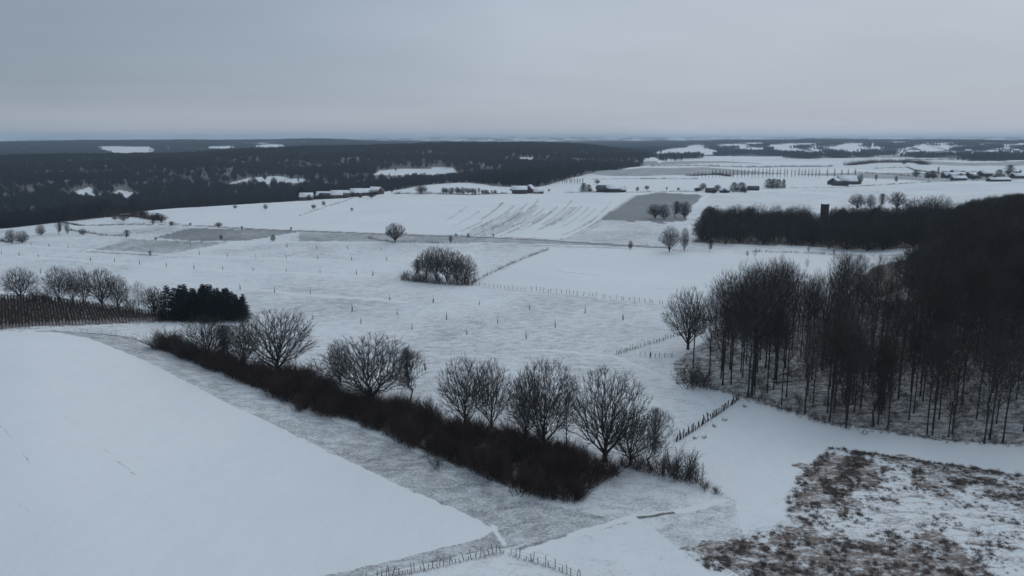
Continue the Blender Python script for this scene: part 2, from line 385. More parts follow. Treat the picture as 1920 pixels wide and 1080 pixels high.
def dendro(r, pts, roots, bf, twigs, tl, tr_, rad_k, rmin, up=.5, spread=.55, trunk_r=None):
    """a crown grown through a cloud of points: every point hangs on the node that is near and not far from the root"""
    n0 = len(roots); nodes = np.concatenate([roots, pts]); n = len(nodes)
    par = np.full(n, -1); path = np.zeros(n)
    for i in range(1, n0): par[i] = -1 if roots[i][2] <= 0.01 else i - 1
    for i in range(n0):
        if par[i] >= 0: path[i] = path[par[i]] + np.linalg.norm(nodes[i] - nodes[par[i]])
    top = roots[-1]
    o = np.argsort(np.linalg.norm((pts - roots[:, :].mean(0)) * [1, 1, 1], axis=1)) if (roots[:, 2] <= .01).sum() > 1 else np.argsort(np.linalg.norm(pts - top, axis=1))
    nodes[n0:] = pts[o]
    for i in range(n0, n):
        d = nodes[:i] - nodes[i]; L = np.sqrt((d * d).sum(1)); c = L + bf * path[:i] + np.where(d[:, 2] > .3, d[:, 2] * .6, 0)
        c[:n0][roots[:, 2] <= .01] += 5
        j = int(np.argmin(c)); par[i] = j; path[i] = path[j] + L[j]
    area = np.zeros(n); kids = np.zeros(n, int)
    for i in range(n - 1, -1, -1):
        if kids[i] == 0: area[i] += 1
        if par[i] >= 0: kids[par[i]] += 1; area[par[i]] += area[i]
    rad = np.maximum(rad_k * area ** .46, rmin)
    return nodes, par, rad, kids, path
def make_tree(seed, kind, detail=1.0, twig=M_twig, one=False, tw=1.0):
    """returns (trunk mesh, crown mesh, height in metres)"""
    if kind == 'shrub': return make_shrub(seed, detail, twig, one)
    r = np.random.default_rng(seed); tr = Acc(); cr = Acc()
    def line(h, k, lean=.016): 
        t = np.linspace(0, 1, k); w = np.cumsum(r.normal(0, lean, (k, 2)), 0) * (h / k); w[0] = 0
        return np.column_stack([w, t * h])
    if kind in ('oak', 'round', 'tall', 'poplar', 'slim', 'low'):
        Hh, base, rx, h0, N = {'oak': (15., 3.0, 8.2, 3.2, 1700), 'round': (15., 2.4, 5.8, 3.2, 1500), 'low': (9., .5, 4.3, 1.3, 1000), 'tall': (20., 7.5, 3.6, 9.0, 570), 'slim': (20., 9., 2.5, 10., 650), 'poplar': (16., 1.5, 1.7, 8, 420)}[kind]
        if kind == 'tall': base = r.uniform(3.5, 10); rx = r.uniform(2.7, 4.6); h0 = base + 3.
        roots = line(h0, 6); roots[0] = 0
        N = int(N * detail); cz = base + (Hh - base) * (.42 if kind in ('oak', 'round', 'low') else .52); rzu = Hh - cz; rzd = cz - base
        u = norm(r.normal(0, 1, (N * 3, 3))); rr = r.uniform(0, 1, N * 3) ** (.42)
        P = u * rr[:, None]; P[:, 2] *= np.where(P[:, 2] > 0, rzu, rzd); P[:, :2] *= rx
        # lobes: an uneven outline with notches between the big limbs
        az = np.arctan2(P[:, 1], P[:, 0]); ph = r.uniform(0, 6.28, 6)
        lob = 1 + .14 * np.sin(3 * az + ph[0]) + .10 * np.sin(5 * az + ph[1] + P[:, 2] * .5) + .08 * np.sin(P[:, 2] * 1.3 + ph[2] + 2 * az)
        P[:, :2] *= lob[:, None]; P[:, 2] *= (1 + .05 * np.sin(4 * az + ph[3]))
        P += roots[-1] * [1, 1, 0] + [0, 0, cz]
        clump = bsum(P[:, 0] * 1.0 + P[:, 2] * .7, P[:, 1] - P[:, 2] * .5, [(1.5, .6, ph[4]), (-.7, 1.6, ph[5]), (1.1, -1.3, ph[0])])
        P = P[clump > -.95][:N]
        bf = {'low': .8, 'oak': .7, 'round': .75, 'tall': .7, 'slim': .8, 'poplar': .9}[kind]
        rk = {'low': .013, 'oak': .022, 'round': .0165, 'tall': .0108, 'slim': .010, 'poplar': .012}[kind]
    else:  # fan: many stems from one stool
        Hh = 11.; m = 8; roots = np.zeros((m, 3)); roots[:, :2] = r.normal(0, .3, (m, 2)); N = int(1000 * detail)
        an = np.abs(r.normal(0, .30, N * 2)); an = an[an < .75][:N]; az = r.uniform(0, 6.28, len(an)); l = Hh * r.uniform(.12, 1, len(an)) ** .6 * (1 - .12 * an)
        P = np.column_stack([np.sin(an) * np.cos(az) * l, np.sin(an) * np.sin(az) * l, np.cos(an) * l]); bf = .45; rk = .012
    nodes, par, rad, kids, path = dendro(r, P, roots, bf, 0, 0, 0, rk, .014)
    i = np.nonzero(par >= 0)[0]; j = par[i]; r1 = rad[i] * (tw if tw > 1 else 1); r0 = np.minimum(rad[j], rad[i] * 1.45) * (tw if tw > 1 else 1)
    if kind not in ('fan',): 
        s_ = i < len(roots); r0[s_] = rad[j][s_]; r1[s_] = rad[i][s_]
        f_ = s_ & (j == 0); r0[f_] *= 1.35
    # each twig piece bends a little half way
    A, B = nodes[j], nodes[i]; L = np.linalg.norm(B - A, axis=1)[:, None]; M = (A + B) / 2 + r.normal(0, .055, A.shape) * L * (r1 < .12)[:, None]
    ch = np.stack([A, M, B], 1); rd = np.stack([r0, (r0 + r1) / 2, r1], 1)
    big = r1 > .075
    if big.any(): tr.add(tubes(ch[big], rd[big], 6))
    md = (~big) & (r1 > .03)
    if md.any(): cr.add(tubes(ch[md], rd[md], 4))
    sm = (~big) & (r1 <= .03)
    if sm.any(): cr.add(tubes(ch[sm][:, [0, 2]], rd[sm][:, [0, 2]], 3))
    if not big.any(): tr.add(tubes(ch[:3], rd[:3], 4))
    # outermost twigs
    tp = i[(r1 < .045 * max(1, tw))]; kk = 5 if kind in ('oak', 'round', 'fan', 'low') else 3 if kind == 'poplar' else 2
    q = np.repeat(nodes[tp], kk, 0); c0 = np.array([0, 0, Hh * (.3 if kind in ('oak', 'round') else .45)]) if kind != 'fan' else np.zeros(3)
    out = norm(q - c0) * .8 + norm(np.repeat(nodes[tp] - nodes[par[tp]], kk, 0)) * .7
    d = norm(out + r.normal(0, .5, q.shape) + [0, 0, .25]); tl = {'low': .6, 'oak': .95, 'round': .95, 'tall': 1.1, 'slim': 1.0, 'poplar': .8, 'fan': .8}[kind]
    q = q + r.uniform(-.35, 0, (len(q), 1)) * np.repeat(nodes[tp] - nodes[par[tp]], kk, 0)
    a_, b_, _ = grow(r, q, d, tl * r.uniform(.5, 1.25, len(q)), np.full(len(q), .0145 * tw), 2, 0, 0, .5); cr.add(tubes(a_, b_, 3))
    zmax = max(v[:, 2].max() for v in cr.V)
    if one:
        off = 0
        for V_, F_ in zip(tr.V, tr.F): cr.add((V_, F_ - off)); off += len(V_)
        return cr.mesh(kind + '_tree', twig), zmax
    return tr.mesh(kind + '_trunk', M_bark), cr.mesh(kind + '_crown', twig), zmax
def make_conifer(seed, Hh=12., wide=.24, dens=1.0, round_=False):
    r = np.random.default_rng(seed); tr = Acc(); cr = Acc()
    P, Rr, DD = grow(r, np.zeros((1, 3)), np.array([[0, 0, 1.]]), np.array([Hh * .96]), np.array([.2]), 7, .02, .02, .1)
    tr.add(tubes(P, Rr, 6))
    nb = int(95 * dens); t = np.linspace(.06, .97, nb) + r.normal(0, .01, nb); az = np.arange(nb) * 2.4 + r.normal(0, .3, nb)
    w = (1 - t) ** .95 if not round_ else np.sqrt(np.clip(1 - (t * 1.15 - .3) ** 2 * 1.6, .04, 1)) * .9
    L = Hh * wide * w * r.uniform(.75, 1.2, nb) + .3
    D = np.stack([np.cos(az), np.sin(az), .45 * t + .0 * t - .12], 1)
    P0 = np.stack([np.zeros(nb), np.zeros(nb), t * Hh * .96], 1)
    bP, bR, bD = grow(r, P0, norm(D), L, np.full(nb, .035), 5, .06, .02, .3)
    cr.add(tubes(bP, bR, 3))
    p, d, l, rd = children(r, bP, bR, bD, L, 16, .12, 1.0, .5, .34, lambda s: 1 - .5 * s, 1, .05)
    l = l + .15
    q, qr, qd = grow(r, p, d, l, np.full(len(p), .075), 3, .12, .02, .25)
    cr.add(tubes(q, qr, 3))
    return tr.mesh('conifer_trunk', M_bark), cr.mesh('conifer_crown', M_conifer), Hh

# ------------------------------------------------------------------ what lies where (outlines on the ground)
PY = {k: poly(v) for k, v in {
 'smooth': [(-400, 1300), (-400, 600), (-120, 612), (0, 622), (100, 623), (160, 633), (206, 649), (300, 690), (422, 754), (534, 806), (656, 866), (797, 932), (870, 962), (930, 992), (900, 1010), (780, 1040), (600, 1080), (400, 1130), (0, 1250)],
 'verge': [(90, 618), (200, 626), (280, 641), (340, 668), (469, 726), (562, 766), (656, 798), (750, 836), (890, 893), (1000, 938), (1060, 955), (1130, 950), (1170, 900), (1380, 945), (1290, 975), (1100, 1000), (960, 1025), (780, 1060), (620, 1100), (500, 1120), (600, 1080), (780, 1040), (900, 1010), (930, 992), (870, 962), (797, 932), (656, 866), (534, 806), (422, 754), (300, 690), (206, 649)],
 'corner': [(1160, 890), (1385, 948), (1330, 965), (1420, 1010), (1300, 1045), (1200, 985), (1090, 960)],
 'lower': [(940, 1035), (1100, 1000), (1200, 975), (1300, 1045), (1400, 1100), (1200, 1200), (700, 1300), (700, 1085)],
 'right_meadow': [(1290, 830), (1385, 752), (1640, 805), (1920, 838), (2200, 860), (2200, 930), (1920, 890), (1760, 866), (1552, 836), (1500, 885), (1470, 930), (1475, 975), (1390, 1000), (1380, 945), (1310, 905)],
 'weeds': [(1552, 838), (1640, 850), (1760, 868), (1920, 892), (2300, 930), (2300, 1400), (1500, 1250), (1300, 1045), (1380, 1015), (1480, 978), (1475, 935), (1510, 880)],
 'weeds_a': [(1550, 840), (1655, 855), (1640, 905), (1600, 945), (1490, 978), (1478, 932), (1512, 882)],
 'weeds_b': [(1690, 858), (1920, 892), (2100, 910), (2100, 960), (1900, 950), (1800, 925), (1710, 915)],
 'weeds_c': [(1305, 1045), (1460, 1000), (1560, 1005), (1660, 1000), (1800, 1020), (1860, 1080), (1700, 1160), (1400, 1120)],
 'white': [(888, 534), (1032, 466), (1200, 468), (1400, 476), (1560, 480), (1560, 560), (1400, 570), (1262, 572), (1080, 554), (960, 542)],
 'patch_a': [(160, 473), (243, 448), (330, 452), (425, 455), (352, 470), (285, 480)],
 'patch_b': [(290, 445), (362, 428), (480, 430), (560, 434), (460, 452), (360, 452)],
 'grey': [(1128, 411), (1192, 367), (1235, 361), (1320, 366), (1292, 388), (1288, 414), (1240, 417)],
 'lgrey': [(1128, 411), (1240, 418), (1290, 420), (1262, 462), (1060, 449)],
 'big_white': [(560, 432), (640, 372), (700, 366), (1185, 366), (1128, 411), (1060, 449), (860, 440)],
 'roadside': [(560, 434), (860, 442), (1250, 462), (1250, 466), (1040, 462), (860, 456), (560, 452)],
 'upper_white': [(145, 398), (300, 380), (560, 368), (640, 372), (560, 432), (420, 424), (290, 422), (200, 410)],
 'right_field': [(1290, 400), (1330, 366), (1540, 352), (1700, 341), (1920, 336), (2150, 340), (2150, 420), (1560, 420)],
 'vineyard': [(-60, 628), (0, 618), (120, 611), (330, 600), (300, 591), (200, 577), (100, 564), (40, 559), (-60, 556)],
 'woodA': [(1268, 722), (1330, 728), (1400, 748), (1480, 772), (1560, 797), (1640, 806), (1760, 826), (1920, 836), (2300, 860), (2400, 700), (2300, 600), (1560, 560), (1500, 590), (1400, 600), (1330, 632), (1262, 680)],
 'woodB': [(1300, 455), (1380, 458), (1500, 461), (1720, 464), (1900, 480), (2100, 480), (2100, 430), (1800, 422), (1560, 426), (1400, 428), (1320, 430)],
}.items()}
HILL_C = poly([(1560, 585), (1640, 560), (1760, 520), (2300, 600), (2300, 480), (1760, 470), (1640, 500)])
CLEAR = [poly(p) for p in [
 [(120, 373), (140, 360), (168, 350), (196, 367), (190, 372)], [(198, 369), (222, 356), (262, 362), (262, 369)], [(232, 379), (240, 374), (250, 381)],
 [(405, 350), (470, 333), (520, 330), (560, 343), (500, 345), (440, 352)], [(700, 328), (712, 319), (780, 316), (848, 314), (860, 325), (780, 328)],
 [(965, 299), (975, 296), (1000, 294), (998, 299)], [(1062, 307), (1070, 302), (1105, 301), (1100, 306), (1075, 309)],
 [(180, 275), (280, 275), (292, 284), (230, 288)], [(30, 270), (40, 270), (50, 279), (44, 280)], [(385, 275), (430, 273), (440, 278), (395, 279)], [(470, 273), (530, 271), (545, 275), (500, 279)], [(305, 273), (318, 273), (316, 276)],
 [(545, 336), (568, 334), (575, 340), (556, 343)],
]]
FARSNOW = [poly(p) for p in [
 [(1222, 287), (1250, 280), (1300, 275), (1345, 283), (1330, 290), (1290, 291)], [(1200, 292), (1212, 291), (1245, 303), (1235, 306)], [(1345, 272), (1400, 271), (1395, 276), (1350, 277)],
 [(1430, 280), (1445, 272), (1490, 271), (1500, 281), (1540, 285), (1560, 289), (1480, 288)], [(1375, 280), (1412, 276), (1430, 279), (1400, 283)],
 [(1558, 278), (1595, 268), (1625, 270), (1620, 285), (1585, 287), (1562, 282)], [(1628, 272), (1640, 271), (1655, 283), (1640, 284)],
 [(1708, 274), (1730, 272), (1775, 282), (1750, 284), (1725, 280)], [(1753, 271), (1765, 270), (1795, 278), (1775, 281)], [(1793, 272), (1810, 272), (1808, 276)],
 [(1825, 270), (1850, 272), (1846, 274)], [(1865, 272), (1880, 269), (1908, 275), (1900, 279), (1880, 277)], [(1908, 268), (1935, 270), (1932, 274), (1915, 274)],
 [(1660, 267), (1700, 266), (1702, 268)], [(1685, 278), (1712, 276), (1700, 281)], [(1510, 275), (1525, 283), (1545, 284), (1530, 276)], [(1380, 268), (1440, 269), (1420, 271)],]]
BM3 = band(260, 8)
def ridge_wood(x, y):
    """dense leafless forest: the long ridge across the valley and the far hills"""
    d = np.hypot(x, y); u = 960 + 1450 * x / np.maximum(y, 1)
    e = 60 * bsum(x, y, BF)
    near = np.interp(u, [-400, 0, 140, 300, 600, 720, 850, 920, 1000, 1060, 1130, 1200, 1260], [590, 640, 680, 800, 880, 1000, 1120, 880, 860, 1000, 1250, 1550, 2700]) 
    a = (d > near + e * .3) & (d < 3100 + e * 2) & (u < np.where(d > 2300, 1200, 1215) + e * .2)
    # the steep slope beside the farm
    return a
def far_wood(x, y):
    d = np.hypot(x, y); u = 960 + 1450 * x / np.maximum(y, 1); n = bsum(x, y, BF) + .6 * bsum(x, y, BH)
    left = (u < 1195) & (d > 3100) & (d < 7600) & (n > -1.25)
    right = (u > 1195) & (d > np.where(u < 1480, 1800, 2050) + 150 * n) & (d < 7000) & ((n + .5 * bsum(x, y, BM3) > np.where(d < 2500, -.05, np.where(d < 4400, .12, -.2))))
    mid = (d > 7000) & (n > .1)
    return left | right | mid
def in_any(Ps, x, y):
    r_ = np.zeros(x.shape, bool)
    for P in Ps: r_ |= inside(P, x, y)
    return r_

# ------------------------------------------------------------------ the ground: one sheet out to the horizon
def build_ground():
    az_f = np.arange(-39.5, 39.5001, 79 / 800.)
    az = np.radians(np.concatenate([np.arange(-180, -39.6, 4.), az_f, np.arange(42, 180.1, 4.)]))
    v = np.concatenate([np.arange(1400, 1130, -18), np.arange(1130, 345, -1.75)])
    dd = [8, 20, 35]
    for vv in v:
        b = (540 - vv) / F; k = -(-sp + b * cp) / (cp + b * sp); dd.append(CAMZ / k)
    d = dd[-1]; 
    while d < 22000: d *= 1.0075 if d < 7000 else 1.03; dd.append(d)
    dd = np.array(sorted(dd)); 
    A, D = np.meshgrid(az, dd); X, Y = (D * np.sin(A)).ravel(), (D * np.cos(A)).ravel(); Z = H(X, Y)
    na, ndd = len(az), len(dd)
    X = np.append(X, 0); Y = np.append(Y, 0); Z = np.append(Z, float(H(0, 0)))
    i = (np.arange(ndd - 1)[:, None] * na + np.arange(na - 1)[None]).ravel()
    q = np.stack([i, i + 1, i + na + 1, i + na], 1)[:, ::-1]
    c = len(X) - 1; j = np.arange(na - 1); tri = np.stack([np.full(na - 1, c), j + 1, j], 1)[:, ::1]
    g = np.full(len(X), .34); w = np.zeros(len(X)); k = np.zeros(len(X)); dist = np.hypot(X, Y); U = 960 + 1450 * X / np.maximum(Y, 1)
    jx = X + .14 * bsum(X, Y, band(3.5, 6)); jy = Y + .14 * bsum(X, Y, band(3.5, 6))
    g += .07 * bsum(X, Y, BM)
    far = dist > 600
    # chequer of far fields: strips of pasture, stubble and clean snow
    cell = np.floor((X + .35 * Y) / 260.) * 7.13 + np.floor((Y - .2 * X + 40 * np.sin(X / 300.)) / 210.) * 3.71
    hsh = np.abs(np.sin(cell * 12.9898) * 43758.5453) % 1
    g[far] = np.where(hsh < .55, .04, np.where(hsh < .8, .3, .75))[far]
    jx2 = X + 1.6 * bsum(X, Y, band(11, 7)) + .8 * bsum(X, Y, band(4, 7)); jy2 = Y + 1.6 * bsum(X, Y, band(11, 7)) + .8 * bsum(X, Y, band(4, 7))
    def setp(n, gg, ww=None, kk=None):
        m = inside(PY[n], jx2, jy2) if n.startswith('weeds_') else inside(PY[n], jx, jy); g[m] = gg + (.05 * bsum(X[m], Y[m], BM) if gg > .1 else 0)
        if ww is not None: w[m] = ww
        if kk is not None: k[m] = kk
        return m
    setp('upper_white', .10); setp('big_white', .08); setp('roadside', .62); setp('grey', .98, .0, .10); setp('lgrey', .45); setp('right_field', .30)
    setp('patch_a', .66, None, .04); setp('patch_b', .85, None, .08); setp('white', .0)
    setp('verge', .60); setp('smooth', .0); setp('corner', .42); setp('lower', .2); setp('right_meadow', .13)
    setp('weeds', .2, .36); setp('weeds_a', .2, .60); setp('weeds_b', .2, .56); setp('weeds_c', .2, .60)
    setp('vineyard', .35, .62, .12); setp('woodA', .4, .50, .08); setp('woodB', .4, .7, .25)
    m = inside(HILL_C, jx, jy); w[m] = .75; k[m] = .2
    # woods floors
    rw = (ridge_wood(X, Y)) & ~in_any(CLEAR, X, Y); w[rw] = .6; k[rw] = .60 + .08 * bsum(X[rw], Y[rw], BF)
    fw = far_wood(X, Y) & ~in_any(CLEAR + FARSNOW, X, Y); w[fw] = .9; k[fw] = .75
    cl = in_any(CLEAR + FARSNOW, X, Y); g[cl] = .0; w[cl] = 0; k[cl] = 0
    def line(pts, width, gg=None, ww=None, kk=None, soft=.5):
        P = poly(pts); dl = dist_line(P, jx, jy, width * 2 + 5); f = 1 - sstep(width * (1 - soft), width * (1 + soft), dl)
        for arr, val in ((g, gg), (w, ww), (k, kk)):
            if val is not None: arr[:] = arr * (1 - f) + val * f
    # tractor lines raked over the big white field
    rr = np.random.default_rng(3)
    for q_ in range(46):
        s0 = rr.uniform(0, 1); a0 = rr.uniform(0, .55); a1 = min(1, a0 + rr.uniform(.2, .6))
        if q_ < 9: s0 = .30 + q_ * .022; a0, a1 = 0, rr.uniform(.5, .9)
        P0 = np.array([760 + s0 * 330, 442 - 0 * s0]); P1 = np.array([890 + s0 * 300, 368]); Cc = (P0 + P1) / 2 + np.array([28, 9])
        ts = np.linspace(a0, a1, 7); pts = [tuple((1 - t_) ** 2 * P0 + 2 * t_ * (1 - t_) * Cc + t_ * t_ * P1) for t_ in ts]
        line(pts, rr.uniform(.28, .62), gg=rr.uniform(.5, .95), kk=rr.uniform(.05, .4), soft=.9)
    for o in (0, 6):
        line([(1050 + o, 449), (1100 + o, 425), (1135 + o, 402), (1165 + o, 382), (1190 + o, 366)], .7, gg=.8, kk=.15)
    line([(1056, 447), (1118, 413), (1150, 390), (1186, 366)], 1.2, gg=0, kk=0)
    line([(0, 405 + 20), (150, 422), (290, 421), (420, 426), (560, 433), (740, 440), (860, 443), (1000, 449), (1110, 457), (1250, 465)], 1.6, gg=.8, kk=.5)
    line([(1130, 411), (1250, 419)], .7, gg=.9, kk=.4)
    # footpath over the corner, the little stream in it, old wheel marks
    line([(975, 1036), (1080, 1001), (1180, 972), (1300, 955), (1400, 925), (1450, 870)], .5, gg=.0)
    line([(975, 1030), (1010, 1017), (1060, 1004)], .35, gg=.7, kk=.12)
    line([(1198, 970), (1225, 967), (1262, 962)], .28, gg=.8, kk=.75)
    line([(925, 985), (945, 1020)], .25, gg=.0)
    line([(40, 622), (160, 624), (250, 634), (300, 655)], .35, gg=.85, kk=.25)
    line([(1035, 505), (1060, 510), (1130, 517)], .6, gg=.5, kk=.05)
    line([(1000, 545), (1180, 538), (1330, 543)], .5, gg=.35)
    for (a, b_) in (((218, 864), (255, 890)), ((118, 775), (142, 798)), ((0, 798), (24, 820)), ((38, 846), (58, 868)), ((150, 810), (170, 828)), ((190, 835), (214, 856)), ((36, 944), (56, 960))):
        line([a, b_], .05, gg=.45, kk=.12)
    # lines of drifted snow along the tree rows of the pasture
    for pts in ([(0, 458), (130, 466), (330, 478), (470, 484), (640, 488)], [(60, 482), (200, 492), (430, 508), (700, 518)], [(40, 512), (300, 525), (560, 552), (760, 566)], [(430, 452), (620, 455), (900, 456), (1240, 466)]):
        line(pts, 1.3, gg=.02, soft=.9)
    # wheel ruts of a farm track across the right-hand meadow and by the fence
    line([(1330, 760), (1230, 700), (1150, 668), (1000, 655)], .6, gg=.05)
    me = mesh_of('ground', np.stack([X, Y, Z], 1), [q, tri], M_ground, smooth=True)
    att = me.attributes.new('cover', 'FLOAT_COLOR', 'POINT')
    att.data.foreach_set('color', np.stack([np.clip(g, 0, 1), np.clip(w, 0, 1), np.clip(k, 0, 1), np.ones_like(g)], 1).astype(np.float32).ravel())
    o = link('ground', me); tag(o, 'snow covered farmland rolling out to the horizon', kind='structure')
build_ground()

# ------------------------------------------------------------------ haze
def build_haze():
    b = MB(); b.box((0, 9000, 20), (34000, 26000, 170)); me = b.build('haze', plain('x', (1, 1, 1)))
    me.materials.clear(); m = bpy.data.materials.new('haze'); m.use_nodes = True; t = m.node_tree; t.nodes.clear()
    pv = nd(t, 'ShaderNodeVolumePrincipled'); pv.inputs['Color'].default_value = (0.66, 0.83, 1.0, 1); pv.inputs['Density'].default_value = 0.000088
    pv.inputs['Anisotropy'].default_value = .1
    out = nd(t, 'ShaderNodeOutputMaterial'); t.links.new(pv.outputs[0], out.inputs['Volume']); me.materials.append(m)
    o = link('haze', me); tag(o, 'thin cold haze over the whole landscape', kind='stuff')
build_haze()

# ------------------------------------------------------------------ plants: kinds
import time as _t
_t0 = _t.time()
OAK = [make_tree(s, 'oak') for s in (21, 22, 23)]
RND = [make_tree(s, 'round') for s in (31, 32)]
RNDR = [make_tree(33, 'round', twig=M_twig_red)]
FAN = [make_tree(s, 'fan') for s in (41, 42)] + [make_tree(43, 'fan', twig=M_grey_twig)]
TALL = [make_tree(s, 'tall', twig=(M_twig, M_twig_red, M_twig_grey, M_twig_dark)[s % 4]) for s in range(51, 59)]
MIDT = [make_tree(s, 'oak', .62, tw=1.9) for s in (61, 62)] + [make_tree(63, 'low', .8, tw=1.5), make_tree(64, 'fan', .7, tw=1.6)]
POP = [make_tree(s, 'poplar', .8, tw=1.15, twig=M_grey_twig) for s in (71, 72)]
SHR = [make_tree(s, 'shrub', twig=(M_brush, M_twig, M_twig_red, M_grey_twig)[s % 4]) for s in (80, 81, 82, 83)]
CON = [make_conifer(s) for s in (91, 92)]
CONR = [make_conifer(93, 12., .30, 1.0, True)]

def plant(name, var, p, h, label, cat='tree', group=None, rz=None, wide=1.0, parts=('trunk', 'crown')):
    tm, cm, z = var; s = h / z
    e = bpy.data.objects.new(name, None); COL.objects.link(e); e.location = (p[0], p[1], p[2] - .05)
    e.rotation_euler = (0, 0, random.uniform(0, 6.28) if rz is None else rz); e.scale = (s * wide, s * wide, s); e.empty_display_size = .5
    link(parts[0], tm, e); link(parts[1], cm, e); tag(e, label, cat, group); return e
def plant_px(name, var, u, vb, vt, label, **kw):
    p = GE(u, vb); return plant(name, var, p, height_to(p, vt), label, **kw)

# stuff made of instances of trees that also stand in the scene by themselves
def scatter(name, pts, scl, rot, sources, label, seed=0):
    me = bpy.data.meshes.new(name); me.vertices.add(len(pts)); me.vertices.foreach_set('co', np.asarray(pts, np.float32).ravel())
    a = me.attributes.new('scl', 'FLOAT', 'POINT'); a.data.foreach_set('value', np.asarray(scl, np.float32))
    a = me.attributes.new('rot', 'FLOAT_VECTOR', 'POINT'); a.data.foreach_set('vector', np.stack([rot * 0, rot * 0, rot], 1).astype(np.float32).ravel())
    cl = bpy.data.collections.new(name + '_kinds')
    COL.children.link(cl)
    for s_ in sources: cl.objects.link(s_); COL.objects.unlink(s_)
    gn = bpy.data.node_groups.new(name, 'GeometryNodeTree')
    gn.interface.new_socket('Geometry', in_out='INPUT', socket_type='NodeSocketGeometry'); gn.interface.new_socket('Geometry', in_out='OUTPUT', socket_type='NodeSocketGeometry')
    gi = gn.nodes.new('NodeGroupInput'); go = gn.nodes.new('NodeGroupOutput'); ip = gn.nodes.new('GeometryNodeInstanceOnPoints')
    ci = gn.nodes.new('GeometryNodeCollectionInfo'); ci.inputs[0].default_value = cl; ci.inputs[1].default_value = True; ci.inputs[2].default_value = True
    n1 = gn.nodes.new('GeometryNodeInputNamedAttribute'); n1.data_type = 'FLOAT'; n1.inputs[0].default_value = 'scl'
    n2 = gn.nodes.new('GeometryNodeInputNamedAttribute'); n2.data_type = 'FLOAT_VECTOR'; n2.inputs[0].default_value = 'rot'
    ip.inputs['Pick Instance'].default_value = True
    gn.links.new(gi.outputs[0], ip.inputs['Points']); gn.links.new(ci.outputs[0], ip.inputs['Instance'])
    gn.links.new(n1.outputs[0], ip.inputs['Scale']); gn.links.new(n2.outputs[0], ip.inputs['Rotation']); gn.links.new(ip.outputs[0], go.inputs[0])
    o = link(name, me); md = o.modifiers.new('plants', 'NODES'); md.node_group = gn
    tag(o, label, kind='stuff'); return o
def fill(P, n, x_pad=0):
    """n random points in polygon P"""
    out = []; lo, hi = P.min(0), P.max(0)
    while sum(len(a) for a in out) < n:
        q = rng.uniform(lo, hi, (max(n, 500), 2)); out.append(q[inside(P, q[:, 0], q[:, 1])])
    return np.concatenate(out)[:n]
def spaced(q, r_):
    keep = []; cells = {}
    for p in q:
        c = (int(p[0] // r_), int(p[1] // r_)); ok = True
        for i in (-1, 0, 1):
            for j in (-1, 0, 1):
                for o in cells.get((c[0] + i, c[1] + j), ()):
                    if (o[0] - p[0]) ** 2 + (o[1] - p[1]) ** 2 < r_ * r_: ok = False
        if ok: cells.setdefault(c, []).append(p); keep.append(p)
    return np.array(keep)
def in3(q): return np.column_stack([q, H(q[:, 0], q[:, 1])])

# --- the hedgerow across the middle: big leafless trees above brown brushwood
T_ = plant_px
T_('hedge_tree', OAK[2], 390, 676, 586, 'broad fan shaped tree at the upper end of the brown hedgerow', wide=1.05, rz=.7)
T_('hedge_tree', FAN[1], 422, 676, 606, 'many stemmed tree between the broad fan shaped tree and the narrow dark tree', wide=1.2)
T_('hedge_tree', RND[0], 458, 682, 590, 'narrow dark tree just left of the large oak in the hedgerow', wide=1.0)
T_('oak_tree', OAK[0], 520, 702, 576, 'large spreading oak rising from the upper part of the brown hedgerow', wide=1.15)
T_('hedge_tree', RND[1], 638, 722, 632, 'slim tree touching the left side of the widest domed tree', wide=.75)
T_('oak_tree', OAK[1], 695, 758, 622, 'widest domed oak tree in the middle of the brown hedgerow', wide=1.32)
T_('hedge_tree', FAN[0], 765, 752, 650, 'small twiggy tree touching the right side of the widest domed tree', wide=.8)
T_('hedge_tree', RND[0], 872, 796, 662, 'round crowned tree with spreading lower boughs left of the ivy dark crown', wide=1.0)
T_('hedge_tree', RNDR[0], 922, 802, 668, 'dense dark crowned tree on several thin stems in the hedgerow', wide=.8)
T_('hedge_tree', RND[1], 985, 822, 690, 'smaller tree on the left flank of the tallest hedgerow tree', wide=.8)
T_('hedge_tree', RND[0], 1020, 836, 664, 'tallest finely branched tree between the dark crown and the lone trunked oak', wide=.95, rz=2)
T_('hedge_tree', TALL[2], 1062, 842, 700, 'slender tree on the right flank of the tallest hedgerow tree', wide=1.1)
T_('oak_tree', OAK[2], 1134, 866, 682, 'oak with a thick dark trunk where the brushwood ends', wide=.85)
T_('hedge_tree', OAK[0], 1182, 872, 765, 'low crooked tree beside the thick trunked oak', wide=.9, rz=1)
T_('hedge_tree', FAN[2], 1226, 882, 760, 'pale fan shaped tree of straight upright stems at the hedge end', wide=.75)
T_('shrub', SHR[0], 1262, 890, 825, 'bushy dark shrub under the pale fan shaped tree', cat='shrub', parts=('stem', 'twigs'))
T_('shrub', SHR[3], 1284, 899, 832, 'rounded twiggy shrub at the lower tip of the short hedge', cat='shrub', parts=('stem', 'twigs'))
T_('sapling', POP[0], 1316, 910, 862, 'thin bare sapling standing alone past the hedge tip', wide=.6)
T_('shrub', SHR[3], 310, 655, 608, 'grey rounded bush at the top end of the brown hedgerow', cat='shrub', parts=('stem', 'twigs'), wide=1.1)
T_('shrub', SHR[1], 345, 672, 625, 'loose twiggy bush beside the grey rounded bush', cat='shrub', parts=('stem', 'twigs'))
hedge_poly = poly([(292, 651), (375, 686), (469, 724), (562, 766), (656, 790), (750, 828), (890, 888), (1000, 932), (1070, 946), (1095, 925), (1150, 898), (1150, 888), (1110, 868), (1000, 830), (890, 812), (834, 803), (797, 775), (731, 761), (656, 752), (605, 718), (562, 705), (506, 706), (469, 692), (422, 675), (328, 650)])
